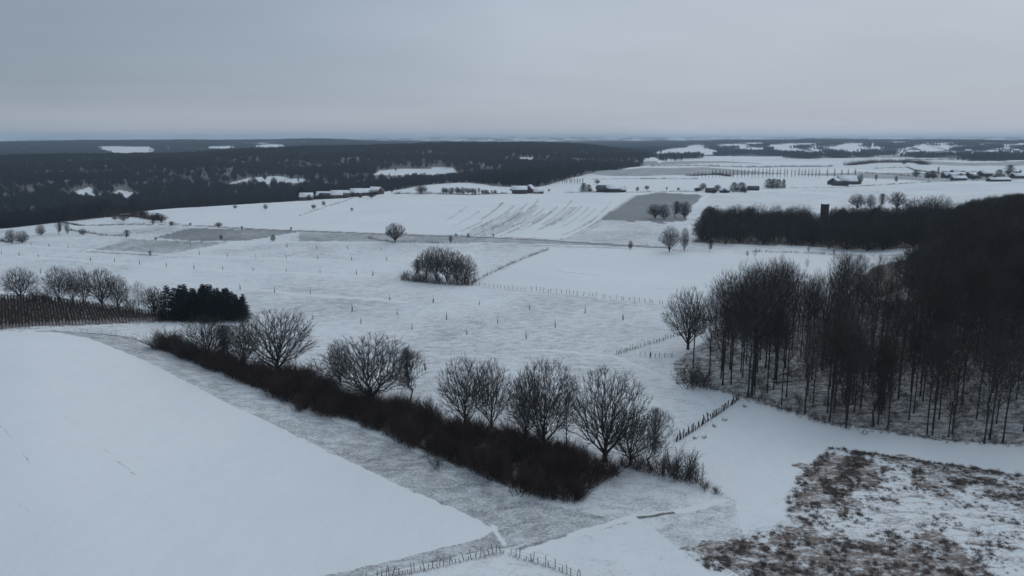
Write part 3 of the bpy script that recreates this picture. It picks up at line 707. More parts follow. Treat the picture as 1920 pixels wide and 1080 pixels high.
src = [bpy.data.objects.new('hedge_shrub', None) for _ in range(0)]
def shrub_single(seed, mat, detail=1.0):
    me, z = make_tree(seed, 'shrub', detail, twig=mat, one=True); return me, z
BR = [shrub_single(s, m) for s, m in ((101, M_brush), (102, M_twig_red), (103, M_brush), (104, M_brush))]
edge_px = [(560, 772), (820, 878), (1085, 938), (1150, 893)]
edge_lab = ['brown bush leaning out of the hedgerow below the large spreading oak', 'brown bush at the lower edge of the hedgerow below the dark crown', 'russet bush at the lowest point of the hedgerow', 'brown bush at the blunt right end of the hedgerow']
srcs = []
for (me, z), (u, v), lb in zip(BR, edge_px, edge_lab):
    p = G(u, v); o = link('hedge_bush', me, None, p, 0, .75); tag(o, lb, 'bush'); srcs.append(o)
q = spaced(fill(hedge_poly, 3600), 1.0); 
wgt = rng.uniform(.7, 1.45, len(q)) * (.95 + .28 * bsum(q[:, 0], q[:, 1], band(9, 6)))
scatter('brushwood', in3(q) - [0, 0, .1], np.clip(wgt, .35, 1.7), rng.uniform(0, 6.28, len(q)), srcs, 'dense brown leafless brushwood filling the hedgerow under the trees')

for i_, (u, v, t_) in enumerate([(1170, 876, 850), (1196, 880, 846), (1214, 884, 838), (1240, 890, 842), (1272, 898, 858), (1298, 905, 868), (1322, 916, 890), (1344, 926, 908)]):
    T_('shrub', SHR[i_ % 4], u, v, t_, 'low scrub bush in the short hedge running down right from the thick trunked oak', cat='shrub', group='scrub bushes of the short hedge', parts=('stem', 'twigs'), wide=1.2)
# --- trees behind the vineyard
for a in [('field_tree', OAK[1], 40, 556, 497, 'wide open crowned tree behind the left end of the vineyard', 1.0), ('field_tree', RND[0], 112, 560, 495, 'broad fine twigged tree left of the ivy covered pair behind the vineyard', .95),
          ('ivy_tree', RNDR[0], 137, 563, 500, 'reddish brown dense tree behind the vineyard, left of an ivy covered pair', .6), ('ivy_tree', RNDR[0], 158, 566, 498, 'reddish brown dense tree behind the vineyard, right of an ivy covered pair', .6),
          ('field_tree', OAK[2], 192, 570, 497, 'pale loose branched tree behind the vineyard beside the reddish pair', .75), ('field_tree', RND[1], 222, 574, 512, 'dark rounded tree behind the middle of the vineyard', .9),
          ('field_tree', TALL[3], 262, 580, 522, 'ragged upright tree behind the vineyard nearer the conifers', 1.2), ('field_tree', MIDT[0], 290, 584, 535, 'low crooked tree touching the conifer copse', .8)]:
    T_(a[0], a[1], a[2], a[3] + 6, a[4], a[5], wide=a[6])
for u, v, t_, lb in [(66, 566, 535, 'low scrub bush behind the vineyard between two wide trees'), (86, 566, 540, 'small bush behind the vineyard under the broad tree'), (300, 590, 560, 'scrubby bush at the foot of the conifer copse'), (245, 580, 552, 'bush under the ragged upright tree behind the vineyard')]:
    T_('shrub', SHR[1], u, v, t_, lb, cat='shrub', parts=('stem', 'twigs'), wide=1.3)
# conifer copse
ci_ = 0
clab = ['conifer at the upper left corner of the dark copse, standing a little apart', 'conifer at the right end of the dark copse with drooping tips', 'front conifer of the dark copse behind the hedgerow', 'dark conifer packed inside the copse beside the vineyard']
for u in range(318, 456, 15):
    for r_ in range(3):
        uu = u + random.uniform(-4, 4) + r_ * 2; vb = 601 - r_ * 6 - (u - 318) * .0
        vt = 531 + random.uniform(-4, 11) + (max(0, u - 400) * .28) + r_ * 1
        if u < 325 and r_ > 0: continue
        k = 3
        lb = clab[3]
        if u < 325: lb = clab[0]
        elif u > 446 and r_ == 0: lb = clab[1]
        elif r_ == 0 and 375 < u < 385: lb = clab[2]
        T_('conifer', CON[ci_ % 2], uu, vb, vt, lb, wide=1.5, group='conifers of the dark copse'); ci_ += 1

# --- vineyard rows, each row a thing of posts, wire and vines
def vine_row(A, B, idx):
    L = np.linalg.norm(B - A); n = max(3, int(L / 8)); e = bpy.data.objects.new('vine_row', None); COL.objects.link(e); e.location = (A[0], A[1], float(H(*A)))
    pb = MB(); acc = Acc(); o = np.array(e.location)
    for i in range(n + 1):
        q_ = A + (B - A) * i / n; z = float(H(*q_)); pb.box((q_[0] - o[0], q_[1] - o[1], z - o[2] + .7), (.07, .07, 1.6))
    m = int(L / .9); t_ = (np.arange(m) + .5) / m; b0 = A + (B - A) * t_[:, None]; b0 = np.column_stack([b0, H(b0[:, 0], b0[:, 1])]) - o
    st, sr, sd_ = grow(rng, b0, norm(np.array([0, 0, 1.]) + rng.normal(0, .12, (m, 3))), np.full(m, .8), np.full(m, .045), 3, .15, 0, .7); acc.add(tubes(st, sr, 3))
    k = 8; p0 = np.repeat(st[:, -1], k, 0); d0 = norm(rng.normal(0, .35, (m * k, 3)) + np.array([0, 0, .9]) + np.repeat(rng.choice([-1, 1], (m, 1)), k, 0) * np.append((B - A) / L, 0) * .5)
    cP, cR, _ = grow(rng, p0, d0, rng.uniform(.5, 1.1, m * k), np.full(m * k, .028), 3, .25, .1, .5); acc.add(tubes(cP, cR, 3))
    wz = Acc()
    for hgt in (.7, 1.3):
        c = A + (B - A) * np.linspace(0, 1, n + 1)[:, None]; c = np.column_stack([c, H(c[:, 0], c[:, 1]) + hgt]) - o; wz.add(tubes(c[None], np.full((1, n + 1), .012), 3))
    link('post', pb.build('vine_posts', M_wood), e)['kind'] = 'stuff'; link('vines', acc.mesh('vines', M_twig_red), e)['kind'] = 'stuff'; link('wire', wz.mesh('vine_wire', M_wire), e)
    tag(e, 'row of pruned bare grapevines on posts in the small snowy vineyard', 'vine row', 'rows of the small vineyard'); return e
nr = 56
for i in range(nr):
    f_ = i / (nr - 1); ub = -20 + f_ * 345; ut = -20 + f_ * 322
    vb = np.interp(ub, [-20, 0, 120, 330], [619, 616, 609, 600.5]); vt = np.interp(ut, [-20, 40, 100, 200, 300], [557.5, 559, 564, 577, 592])
    A, B = G(ub, vb)[:2], G(ut, vt)[:2]
    # keep rows straight up the slope
    vine_row(A, B, i)

# --- saplings with guards in the pasture
def make_guard():
    st = MB(); st.box((.16, 0, .75), (.07, .07, 1.7)); gb = Acc(); P = np.array([[[0, 0, -.05], [0, 0, .6], [0, 0, 1.25]]]); gb.add(tubes(P, np.array([[.13, .12, .13]]), 6))
    tw = Acc(); r = np.random.default_rng(5); P, Rr, DD = grow(r, np.zeros((1, 3)), np.array([[0, 0, 1.]]), np.array([2.3]), np.array([.035]), 5, .04, 0, .4); tw.add(tubes(P, Rr, 3))
    c = children(r, P, Rr, DD, np.array([2.3]), 9, .55, .7, .4, .3, lambda s: 1 - .5 * s, .6, .015); a, b, _ = grow(r, c[0], c[1], c[2], c[3], 3, .1, .05, .4); tw.add(tubes(a, b, 3))
    return st.build('stake', M_wood), gb.mesh('guard', M_guard), tw.mesh('stem', M_twig)
GM = make_guard()
SAP = [(594, 466), (652, 467), (714, 469), (596, 486), (659, 488), (725, 489), (600, 512), (668, 515), (699, 517), (582, 552), (731, 563), (812, 568), (899, 572), (993, 580), (1097, 587), (660, 584), (745, 591), (837, 599), (933, 606), (1041, 614), (587, 599), (677, 607), (772, 618), (875, 628), (987, 635), (797, 694), (1219, 670), (58, 460), (92, 462), (128, 465), (3, 477), (36, 479), (72, 482), (76, 513), (170, 489), (215, 491), (262, 496), (312, 500), (364, 504), (374, 478), (357, 463), (426, 481), (480, 484), (537, 485), (538, 464), (418, 506), (475, 508), (537, 509), (450, 543), (515, 549), (1168, 600), (1250, 600)]
for i, (u, v) in enumerate(SAP):
    p = G(u, v); e = bpy.data.objects.new('guarded_sapling', None); COL.objects.link(e); e.location = p; e.rotation_euler = (random.uniform(-.06, .06), random.uniform(-.06, .06), random.uniform(0, 6)); k_ = random.uniform(.75, 1.05); e.scale = (k_, k_, k_)
    for n_, m_ in zip(('stake', 'guard', 'stem'), GM): link(n_, m_, e)
    lb = 'young sapling in a guard with a stake, in the rows across the snowy pasture'
    if (u, v) == (797, 694): lb = 'guarded sapling on its own just right of the widest domed oak'
    if (u, v) == (1219, 670): lb = 'guarded sapling beside the short hedge near the wood'
    tag(e, lb, 'sapling', 'saplings with guards planted across the pasture')

# --- copse in the middle of the pasture
for u, vb, vt, v_, w_, lb in [(800, 522, 465, OAK[0], .8, 'tree at the left side of the copse in the open pasture'), (818, 527, 457, OAK[2], .75, 'tall middle tree of the copse in the open pasture'), (838, 529, 459, OAK[1], .7, 'second tall tree of the pasture copse, right of its middle'),
                          (856, 529, 466, RND[0], .7, 'fine twigged tree right of centre in the pasture copse'), (872, 531, 474, OAK[2], .8, 'tree at the right end of the pasture copse, by the fence corner'), (783, 522, 484, FAN[1], .9, 'low many stemmed tree at the left end of the pasture copse')]:
    T_('copse_tree', v_, u, vb, vt, lb, wide=w_)
cop = poly([(750, 524), (790, 531), (860, 536), (886, 534), (884, 526), (840, 520), (755, 515)])
for (u, v, t_, lb) in [(760, 525, 503, 'bush at the left tip of the pasture copse')]: T_('shrub', SHR[1], u, v, t_, lb, cat='shrub', parts=('stem', 'twigs'), wide=1.1)
for i_, u in enumerate((778, 792, 806, 826, 846, 862, 878)):
    T_('shrub', SHR[i_ % 4], u, 528 + (u - 780) * .05, 505 + random.uniform(-6, 6), 'scrub bush among the trunks of the pasture copse', cat='shrub', group='scrub bushes under the pasture copse', parts=('stem', 'twigs'), wide=1.3)

# hedges: low twiggy strips along a line
def hedge(pts, h, w, label, dens=1.0, mat=M_brush, name='hedge', thick=1.0, gap=0.0, cat='hedge'):
    P = np.array([GE(u, v)[:2] for u, v in pts]); seg = np.linalg.norm(np.diff(P, axis=0), axis=1); cum = np.concatenate([[0], np.cumsum(seg)]); L = cum[-1]
    d = np.hypot(*P.mean(0)); rad = max(.012, d * .00010) * thick
    n = int(min(2600, L * (w + .6) * 9 * dens / (rad / .014)))
    t_ = rng.uniform(0, L, n)
    if gap: t_ = t_[(np.sin(t_ * .21 + 1) + np.sin(t_ * .083) + .6 * np.sin(t_ * .9)) > -1.5 + gap * 2]; n = len(t_)
    i = np.clip(np.searchsorted(cum, t_) - 1, 0, len(seg) - 1); f = ((t_ - cum[i]) / seg[i])[:, None]; c = P[i] * (1 - f) + P[i + 1] * f + rng.normal(0, w * .35, (n, 2))
    o = np.array([P[0][0], P[0][1], float(H(*P[0]))]); b0 = np.column_stack([c, H(c[:, 0], c[:, 1]) - .05]) - o
    lump = h * (.75 + .25 * np.sin(t_ * .5) + .2 * np.sin(t_ * .17 + 2))
    a, r_, _ = grow(rng, b0, norm(rng.normal(0, .45, (n, 3)) + np.array([0, 0, 1.1])), lump * rng.uniform(.5, 1.15, n), np.full(n, rad), 4, .22, .05, .4)
    acc = Acc(); acc.add(tubes(a, r_, 3)); e = link(name, acc.mesh(name, mat), None, o); tag(e, label, cat); return e
hedge([(752, 524), (800, 530), (860, 535), (886, 534)], 2.2, 3.0, 'dark scrub along the foot of the pasture copse', 1.4)
hedge([(886, 530), (930, 508), (980, 485), (1030, 468)], 1.1, 1.0, 'low dark hedge running from the pasture copse up to the lane', 1.0)
hedge([(1155, 664), (1200, 650), (1250, 635), (1292, 622)], .9, .5, 'short low hedge reaching the wood from the pasture', 1.2)
hedge([(1290, 898), (1330, 915), (1380, 943)], .7, .9, 'thin tapering scrub line below the short hedge', 1.0)
hedge([(1150, 872), (1200, 880), (1290, 900)], 1.6, 1.4, 'dark scrub joining the thick trunked oak to the pale fan tree', 1.6)
hedge([(690, 447), (740, 455), (800, 456), (885, 457)], 1.6, 1.6, 'low dark hedge beside the lone round tree and lane', 1.2)
hedge([(500, 430), (700, 439), (860, 442), (1030, 447)], .7, .8, 'long thin hedge on the far side of the lane', .8)
hedge([(560, 452), (700, 455)], .6, .8, 'broken low hedge left of the lone round tree', .5, gap=.4)
hedge([(900, 457), (1040, 462), (1240, 467)], .55, .7, 'broken low hedge on the near side of the lane', .5, gap=.4)
hedge([(0, 422), (150, 424), (290, 418), (340, 420)], 1.4, 1.2, 'hedge winding over the far left fields', 1.0)
hedge([(130, 432), (190, 441), (240, 443)], 1.5, 1.5, 'dark hedge running to the leaning bush on the left', 1.2)
hedge([(145, 473), (180, 460), (240, 448)], .6, .6, 'thin hedge edging the grey patch on the left', .8)
hedge([(255, 438), (300, 432)], 1.0, 1.2, 'short clipped hedge on the grey field at the left', 1.0)
hedge([(290, 448), (420, 449), (520, 452)], .7, .7, 'row of scattered scrub along the grey field', .5, gap=.5)
hedge([(560, 405), (620, 385), (660, 372), (720, 367)], .9, .8, 'hedge climbing towards the village at the plateau edge', .9)
hedge([(500, 366), (700, 365)], 1.4, 2, 'hedge along the plateau edge below the village', .8, gap=.3)
hedge([(740, 364), (880, 366), (950, 363)], 3.0, 3, 'hedge along the top of the big striped field', 1.3)
hedge([(1060, 362), (1200, 361), (1300, 359), (1370, 358)], 2.0, 2.0, 'dark hedge between the two farms above the grey field', 1.2)
hedge([(1200, 336), (1310, 336)], 2.5, 2.5, 'straight hedge across the white fields behind the round trees', 1)
hedge([(1110, 337), (1250, 335)], 2.0, 2.5, 'long hedge behind the dark trees of the farm', 1)
hedge([(1290, 330), (1345, 327), (1370, 331)], 4.0, 6.0, 'bulky hedge left of the poplar row', 1)
hedge([(1480, 353), (1560, 352), (1700, 344), (1900, 337)], 1.8, 2.0, 'hedge bounding the broad right hand field', .9, gap=.15)
hedge([(1640, 316), (1700, 314), (1760, 325), (1830, 322)], 3.0, 3.0, 'hedge crossing the white slope behind the right farm', .8)
hedge([(1600, 323), (1700, 330), (1760, 334)], 3.0, 3.0, 'line of bushes between the poplars and the right farm', .8, gap=.3)
hedge([(1220, 312), (1400, 314), (1560, 312)], 4, 5, 'distant hedge behind the poplar row', .8)
hedge([(1590, 310), (1640, 305), (1720, 305), (1735, 309)], 9, 16, 'dark belt of thicket behind the poplars', 1.2)
hedge([(1700, 300), (1920, 299)], 4, 5, 'distant hedge on the plain at the right', .8)
hedge([(1450, 384), (1560, 395)], .6, .7, 'thin fence-like hedge across the snow slope above the tower', .5, gap=.3)
hedge([(1410, 472), (1500, 474), (1740, 474)], 1.6, 1.6, 'dark scrub strip in front of the tower wood', 1.2, gap=.15)
hedge([(1260, 470), (1330, 471)], .8, .9, 'low scrub under the pair of trees by the tower wood', .8, gap=.3)
hedge([(130, 411), (190, 408), (240, 405), (300, 414)], 4.5, 5, 'overgrown hedge with round bushes on the far left slope', 1.3)
hedge([(0, 618), (70, 616), (120, 612), (200, 608), (330, 602)], .9, .9, 'dark scrub line along the bottom of the vineyard', 1.1)
hedge([(0, 452), (20, 455), (50, 450)], 2.5, 3, 'dark hedge beside the far left bushes', 1.2)

# --- fences
def fence(pts, n, label, hgt=1.25, jitter=.35, wires=2, lean=.1, w=.09, var=.3):
    P = poly(pts); seg = np.linalg.norm(np.diff(P, axis=0), axis=1); cum = np.concatenate([[0], np.cumsum(seg)]); L = cum[-1]
    o = np.array([P[0][0], P[0][1], float(H(*P[0]))]); e = bpy.data.objects.new('fence', None); COL.objects.link(e); e.location = o
    pm = MB(); pm.box((0, 0, .5), (w, w, 1.1)); pm.add([(-w / 2, -w / 2, 1.05), (w / 2, -w / 2, 1.05), (w / 2, w / 2, 1.05), (-w / 2, w / 2, 1.05), (0, 0, 1.12)], [(0, 1, 4), (1, 2, 4), (2, 3, 4), (3, 0, 4)]); pm = pm.build('post', M_wood)
    W_ = []
    for k in range(n):
        t_ = L * (k + random.uniform(-jitter, jitter)) / (n - 1); t_ = min(max(t_, 0), L); i = min(max(np.searchsorted(cum, t_) - 1, 0), len(seg) - 1); q_ = P[i] + (P[i + 1] - P[i]) * (t_ - cum[i]) / seg[i]
        z = float(H(*q_)); W_.append((q_[0] - o[0], q_[1] - o[1], z - o[2])); c = link('post', pm, e, W_[-1], random.uniform(0, 3)); c.scale = (1, 1, hgt * random.uniform(1 - var, 1 + var)); c.rotation_euler = (random.gauss(0, lean), random.gauss(0, lean), random.uniform(0, 3))
    W_ = np.array(W_)
    for j in range(wires):
        a = Acc(); c = W_ + np.array([0, 0, hgt * (.45 + .45 * j)]); a.add(tubes(c[None], np.full((1, n), .012), 3)); link('wire', a.mesh('wire', M_wire), e)
    tag(e, label, 'fence'); return e
fence([(886, 535), (1000, 545), (1130, 558), (1262, 572)], 46, 'long post and wire fence below the clean white field', 1.2)
hedge([(886, 537), (1000, 547), (1130, 560), (1262, 574)], .35, .35, 'dry grass along the foot of the long post fence', .7, name='grass_strip', cat='grass')
fence([(886, 530), (960, 495), (1030, 467)], 20, 'fence alongside the low dark hedge up to the lane', 1.2)
fence([(1267, 829), (1310, 802), (1350, 775), (1385, 750)], 38, 'dense line of stout fence posts leading from the hedge end to the wood', 1.2, lean=.12, w=.13)
hedge([(1267, 829), (1310, 802), (1350, 775), (1385, 750)], .8, .5, 'dead grass and brambles clinging to the stout fence posts', 1.5, cat='grass', name='grass_strip')
fence([(690, 1092), (735, 1080), (800, 1068), (860, 1053), (930, 1037), (945, 1037)], 34, 'crooked fence of thin stakes in the lower left corner of the track junction', .85, lean=.14, w=.06, var=.6)
hedge([(690, 1092), (735, 1082), (800, 1070), (860, 1055), (945, 1039)], .6, .6, 'dark dead grass tangled in the left crooked fence', 2.6, cat='grass', name='grass_strip')
fence([(958, 1040), (975, 1046), (1010, 1056), (1050, 1070), (1090, 1088)], 16, 'crooked fence of thin stakes running down right from the track junction', .9, lean=.14, w=.06, var=.55)
hedge([(958, 1042), (975, 1048), (1010, 1058), (1050, 1072), (1090, 1090)], .5, .5, 'dark dead grass tangled in the right crooked fence', 2.2, cat='grass', name='grass_strip')
fence([(1155, 666), (1200, 652), (1290, 625)], 26, 'post fence inside the short low hedge by the wood', 1.2)
fence([(140, 622), (190, 624), (245, 634), (280, 645)], 14, 'thin wire fence along the top of the verge near the vineyard', .7, w=.05)
fence([(1200, 668), (1260, 671)], 7, 'short faint fence near the bush at the wood corner', .9)
fence([(1700, 468), (1830, 470)], 10, 'fence glimpsed behind the bare crowns of the wood', 1.2)

# --- mid-distance trees standing alone
for (u, vb, vt, v_, w_, lb) in [
 (741, 454, 416, MIDT[0], 1.0, 'lone round crowned tree by the lane in the middle distance'),
 (1255, 472, 421, OAK[0], .75, 'taller of the two bare trees left of the tower wood'), (1283, 471, 424, RND[0], .5, 'slimmer of the two bare trees left of the tower wood'),
 (1332, 473, 447, FAN[0], .7, 'small upright tree below the tower wood edge'), (1182, 467, 450, MIDT[2], .6, 'small upright bushy tree right of the clean white field top'),
 (1228, 410, 380, MIDT[1], 1.0, 'left tree of the four by the grey field'), (1245, 411, 381, MIDT[2], .8, 'second tree of the four by the grey field'), (1268, 409, 376, MIDT[3], .9, 'third tree of the four by the grey field'), (1283, 410, 376, MIDT[0], .8, 'fourth and rightmost tree of the four by the grey field'),
 (1607, 392, 361, MIDT[1], 1.1, 'leaning tree at the left of the row above the tower wood'), (1632, 391, 363, MIDT[2], .8, 'small tree second in the row above the tower wood'), (1653, 391, 362, MIDT[3], .9, 'third tree in the row above the tower wood'), (1682, 392, 358, MIDT[0], 1.0, 'separate round tree ending the row above the tower wood'),
 (498, 392, 382, MIDT[2], 1.0, 'small round tree in the middle of the far left white field'), (441, 391, 384, MIDT[1], 1.2, 'wind bent bush on the far left white field'), (530, 376, 368, MIDT[0], 1.0, 'small tree near the plateau edge left of the village'), (588, 392, 382, MIDT[1], 1.0, 'dark tree on the hedge below the village'), (607, 385, 376, MIDT[2], 1.0, 'round tree on the hedge just below the village'), (660, 397, 389, MIDT[3], 1.2, 'lonely round bush on the big white field'),
 (388, 375, 366, MIDT[0], .9, 'upright tree on the plateau edge at the left'), (372, 376, 366, MIDT[1], .9, 'tree on the plateau edge left of an upright one'), (360, 378, 372, MIDT[2], .9, 'small tree on the plateau edge, left of two others'),
 (281, 393, 386, MIDT[3], .9, 'dark tree above the round bushes on the left slope'), (201, 402, 390, MIDT[2], 1.4, 'large round bush on the left slope'), (238, 400, 391, MIDT[3], 1.5, 'middle round bush in the overgrown hedge on the left slope'), (265, 401, 392, MIDT[2], 1.5, 'right round bush in the overgrown hedge on the left slope'),
 (287, 422, 412, MIDT[3], 1.1, 'dark bush by the end of the winding left hedge'), (322, 423, 414, MIDT[2], 1.2, 'bush on the winding left hedge near the grey patch'), (357, 424, 417, MIDT[3], 1.0, 'little bush right of the grey patch corner'), (410, 427, 416, MIDT[0], 1.3, 'loose pale bush above the grey patch'),
 (239, 448, 430, FAN[1], 1.1, 'bush leaning in the wind at the end of the dark hedge'), (22, 458, 428, OAK[2], .7, 'bare tree at the far left edge beside rounded bushes'), (42, 455, 432, MIDT[2], 1.2, 'dark rounded bush clump at the far left'),
 (77, 441, 420, MIDT[2], .9, 'bushy tree left of the two dark hedge trees'), (113, 440, 416, MIDT[3], .9, 'left of the two dark hedge trees'), (127, 440, 414, RND[0], .5, 'right of the two dark hedge trees'), (155, 440, 428, MIDT[2], 1.3, 'low dark bush with a square outline on the left hedge'),
 (415, 452, 440, MIDT[3], .9, 'bush on the scrub row below the grey field'), (512, 452, 439, MIDT[2], .9, 'round bush at the right end of the scrub row'), (292, 449, 444, MIDT[2], 1.2, 'small bush at the left end of the scrub row'), (454, 433, 423, FAN[0], .8, 'thin pale sapling by the lane at the left'), (546, 434, 425, FAN[0], .8, 'thin sapling by the lane left of the big white field'),
 (282, 482, 469, FAN[2], .8, 'pale sapling with a round head on the grey patch'), (790, 364, 345, MIDT[1], 1.3, 'large round tree behind the striped field top'), (855, 445, 437, MIDT[3], .9, 'small round bush on the long thin hedge'), (878, 445, 437, MIDT[2], .8, 'left bush of a pair on the long thin hedge'), (925, 446, 438, MIDT[3], .8, 'right bush of a pair on the long thin hedge'),
 (845, 457, 442, FAN[1], 1.0, 'spiky bush rising out of the low dark hedge'), (1195, 358, 349, MIDT[2], .9, 'small round tree left of the spreading one right of the farm'), (1213, 356, 347, MIDT[1], 1.2, 'spreading small tree in the white field right of the farm'), (1250, 358, 350, MIDT[3], .8, 'dark tree on the hedge between the farms'), (1272, 357, 351, MIDT[2], 1.3, 'low rounded tree near the hedge between the farms'),
 (1318, 357, 342, MIDT[0], .9, 'bare tree in the garden clump at centre right'), (1345, 357, 345, MIDT[1], 1.2, 'low spreading tree in the garden clump at centre right'),
 (1613, 344, 325, MIDT[2], .6, 'tree right of the big roofed farm'), (1642, 341, 327, MIDT[3], .7, 'tree between the big roofed farm and the right farm'), (1680, 341, 329, MIDT[2], .6, 'tree left of the right farm on the hedge'), (1717, 333, 317, MIDT[0], .9, 'pale tree just left of the right farm'),
 (1695, 308, 299, MIDT[2], 1.1, 'isolated tree on the distant plain'), (1120, 345, 336, MIDT[1], 1.3, 'bare tree behind the farm beside the dark firs'), (705, 362, 350, MIDT[0], .8, 'bare tree beside the village barns'), (735, 362, 353, MIDT[3], 1.0, 'bush right of the village barns'),
]:
    T_('field_tree', v_, u, vb, vt, lb, wide=w_)
# dark evergreens at farms
for (u, vb, vt, w_, lb) in [(1094, 359, 342, 1.6, 'dark rounded evergreen at the left of the centre farm'), (1104, 359, 345, 1.3, 'dark evergreen close to the barn of the centre farm'), (1376, 359, 341, 1.6, 'left dark evergreen of the round pair in the garden clump'), (1390, 360, 341, 1.9, 'right dark evergreen of the round pair in the garden clump'),
                        (1441, 353, 334, 1.6, 'left evergreen of the group on the snowy hedge'), (1450, 353, 334, 1.5, 'second evergreen of the group on the snowy hedge'), (1459, 353, 335, 1.4, 'third evergreen of the group on the snowy hedge'), (1469, 353, 335, .9, 'slim evergreen standing right of the group'),
                        (1748, 333, 319, 1.9, 'dark evergreen at the left of the right farm'), (1738, 334, 322, 1.6, 'lower dark evergreen at the left of the right farm'), (1759, 324, 312, .6, 'thin tall conifer behind the right farm'), (1873, 331, 317, 1.9, 'round dark evergreen behind the right farm'), (1893, 325, 308, 2.0, 'large dark evergreen far right beyond the farm'), (566, 362, 350, 1.2, 'dark evergreen at the left of the village')]:
    T_('evergreen_tree', CONR[0], u, vb, vt, lb, wide=w_)
# poplars
for i in range(46):
    u = 1302 + i * 6.7 + random.uniform(-1, 1)
    if u > 1530 and i % 2 == 0: continue
    T_('poplar_tree', POP[i % 2], u, 333.5 - (0 if u < 1400 else 0), 316.5 - min(1.5, (u - 1300) / 100) + random.uniform(-1, 1) + (4 if u < 1330 else 0), 'slender poplar in the long straight row across the white fields', group='poplars in one straight row', wide=.9)
for i in range(18):
    u = 1008 + i * 5 + random.uniform(-1, 1)
    T_('birch_tree', POP[i % 2], u, 345, 333 + random.uniform(-1, 1), 'thin bare tree in the short dense row behind the centre farm', group='thin trees in a short row behind the farm', wide=1.3)
for i in range(17):
    u = 832 + i * 6 + random.uniform(-1.5, 1.5)
    T_('birch_tree', MIDT[i % 4], u, 364, 350.5 + max(0, (u - 880) * .12) + random.uniform(-1.2, 1.5), 'bare tree in the dense row at the top of the striped field', group='trees in a dense row above the striped field', wide=.8)

# --- the wood on the right
def wood_top(x, y):
    u = 960 + 1450 * x / y; return np.interp(u, [1240, 1290, 1340, 1390, 1450, 1500, 1530, 1565, 1700, 1745, 1800, 1850, 1920, 2100], [560, 538, 512, 490, 474, 480, 502, 480, 474, 458, 420, 378, 360, 352])
def woodland(P, n, r_, hmin, hmax, label, group, vars_=TALL, wide=(.85, 1.15), skyline=True):
    q_ = spaced(fill(P, n * 12), r_)[:n]
    for i, p in enumerate(q_):
        z = float(H(*p)); u_, v_ = proj(p[0], p[1], z)
        if u_ > 2060: continue
        hh_ = random.uniform(hmin, hmax)
        if skyline: hh_ = max(5., min(hh_, height_to((p[0], p[1], z), float(wood_top(p[0], p[1])) + random.gauss(7, 11))))
        plant('woodland_tree', vars_[random.randrange(len(vars_))], (p[0], p[1], z), hh_, label, group=group, wide=random.uniform(*wide))
edge = [(1290, 655, 534, OAK[0], .7, 'airy tree leaning out at the left corner of the wood'), (1300, 690, 560, TALL[0], 1.2, 'slim tree at the left corner of the wood above the round bush'), (1330, 705, 548, TALL[1], 1.1, 'tree at the left edge of the wood behind the round bush'), (1355, 722, 500, TALL[2], 1.1, 'tall tree at the left edge of the wood'),
        (1402, 744, 497, TALL[3], 1.0, 'tall straight tree beside the upper end of the fence'), (1410, 740, 482, TALL[4], 1.1, 'tall tree touching the one at the fence end'), (1455, 712, 478, TALL[5], 1.1, 'thick trunked tree over the fallen trunk in the wood'), (1555, 790, 585, TALL[6], 1.0, 'slender tree left of the many stemmed stool at the wood edge'),
        (1585, 758, 560, TALL[7], .9, 'tree inside the wood just behind the many stemmed stool'), (1646, 796, 620, TALL[0], .9, 'front tree right of the many stemmed stool'), (1748, 816, 600, TALL[1], .9, 'front tree of the wood with a straight dark trunk'), (1778, 820, 610, TALL[2], .9, 'front tree standing beside the straight dark trunk'), (1845, 832, 605, TALL[3], 1.0, 'front tree at the right of the wood in dark scrub'), (1880, 830, 620, TALL[4], 1.0, 'rightmost front tree of the wood')]
for a in edge: T_('woodland_tree', a[3], a[0], a[1], a[2], a[5], wide=a[4], group='bare trees of the right hand wood')
T_('woodland_tree', FAN[0], 1585, 800, 620, 'many stemmed stool of straight poles at the front of the wood', wide=.6)
T_('woodland_tree', FAN[1], 1645, 800, 670, 'small fan shaped tree with a light crown at the front of the wood', wide=.8)
T_('shrub', SHR[3], 1292, 728, 665, 'round grey bush at the left corner of the wood', cat='shrub', parts=('stem', 'twigs'), wide=.9)
T_('shrub', SHR[1], 1318, 727, 690, 'dark low bush beside the round grey one', cat='shrub', parts=('stem', 'twigs'), wide=1.2)
WA = 'bare slender tree inside the dense wood on the right'
front = poly([(1420, 745), (1500, 775), (1640, 800), (1760, 822), (1920, 833), (2060, 845), (2060, 760), (1920, 750), (1640, 730), (1450, 700), (1350, 690), (1340, 715)])
mid_ = poly([(1350, 692), (1450, 702), (1640, 732), (1920, 752), (2060, 760), (2060, 660), (1920, 650), (1640, 640), (1500, 600), (1400, 605), (1330, 640)])
woodland(front, 62, 2.6, 15, 21, 'bare slender tree standing in snow near the front edge of the right hand wood', 'bare trees of the right hand wood')
woodland(mid_, 80, 3.8, 17, 23, 'bare tree deeper in the right hand wood, its trunk seen between the front ones', 'bare trees of the right hand wood')
woodland(poly([(1560, 650), (1700, 640), (2060, 670), (2060, 540), (1760, 500), (1600, 520), (1560, 560)]), 62, 4.8, 17, 23, 'bare tree on the dark rise at the back of the right hand wood', 'bare trees of the right hand wood')
woodland(poly([(1380, 478), (1500, 480), (1740, 482), (1900, 500), (1900, 540), (1700, 560), (1560, 570), (1540, 520), (1400, 500)]), 16, 7, 14, 19, 'bare tree at the back of the right hand wood before the white strip', 'trees at the back of the wood')
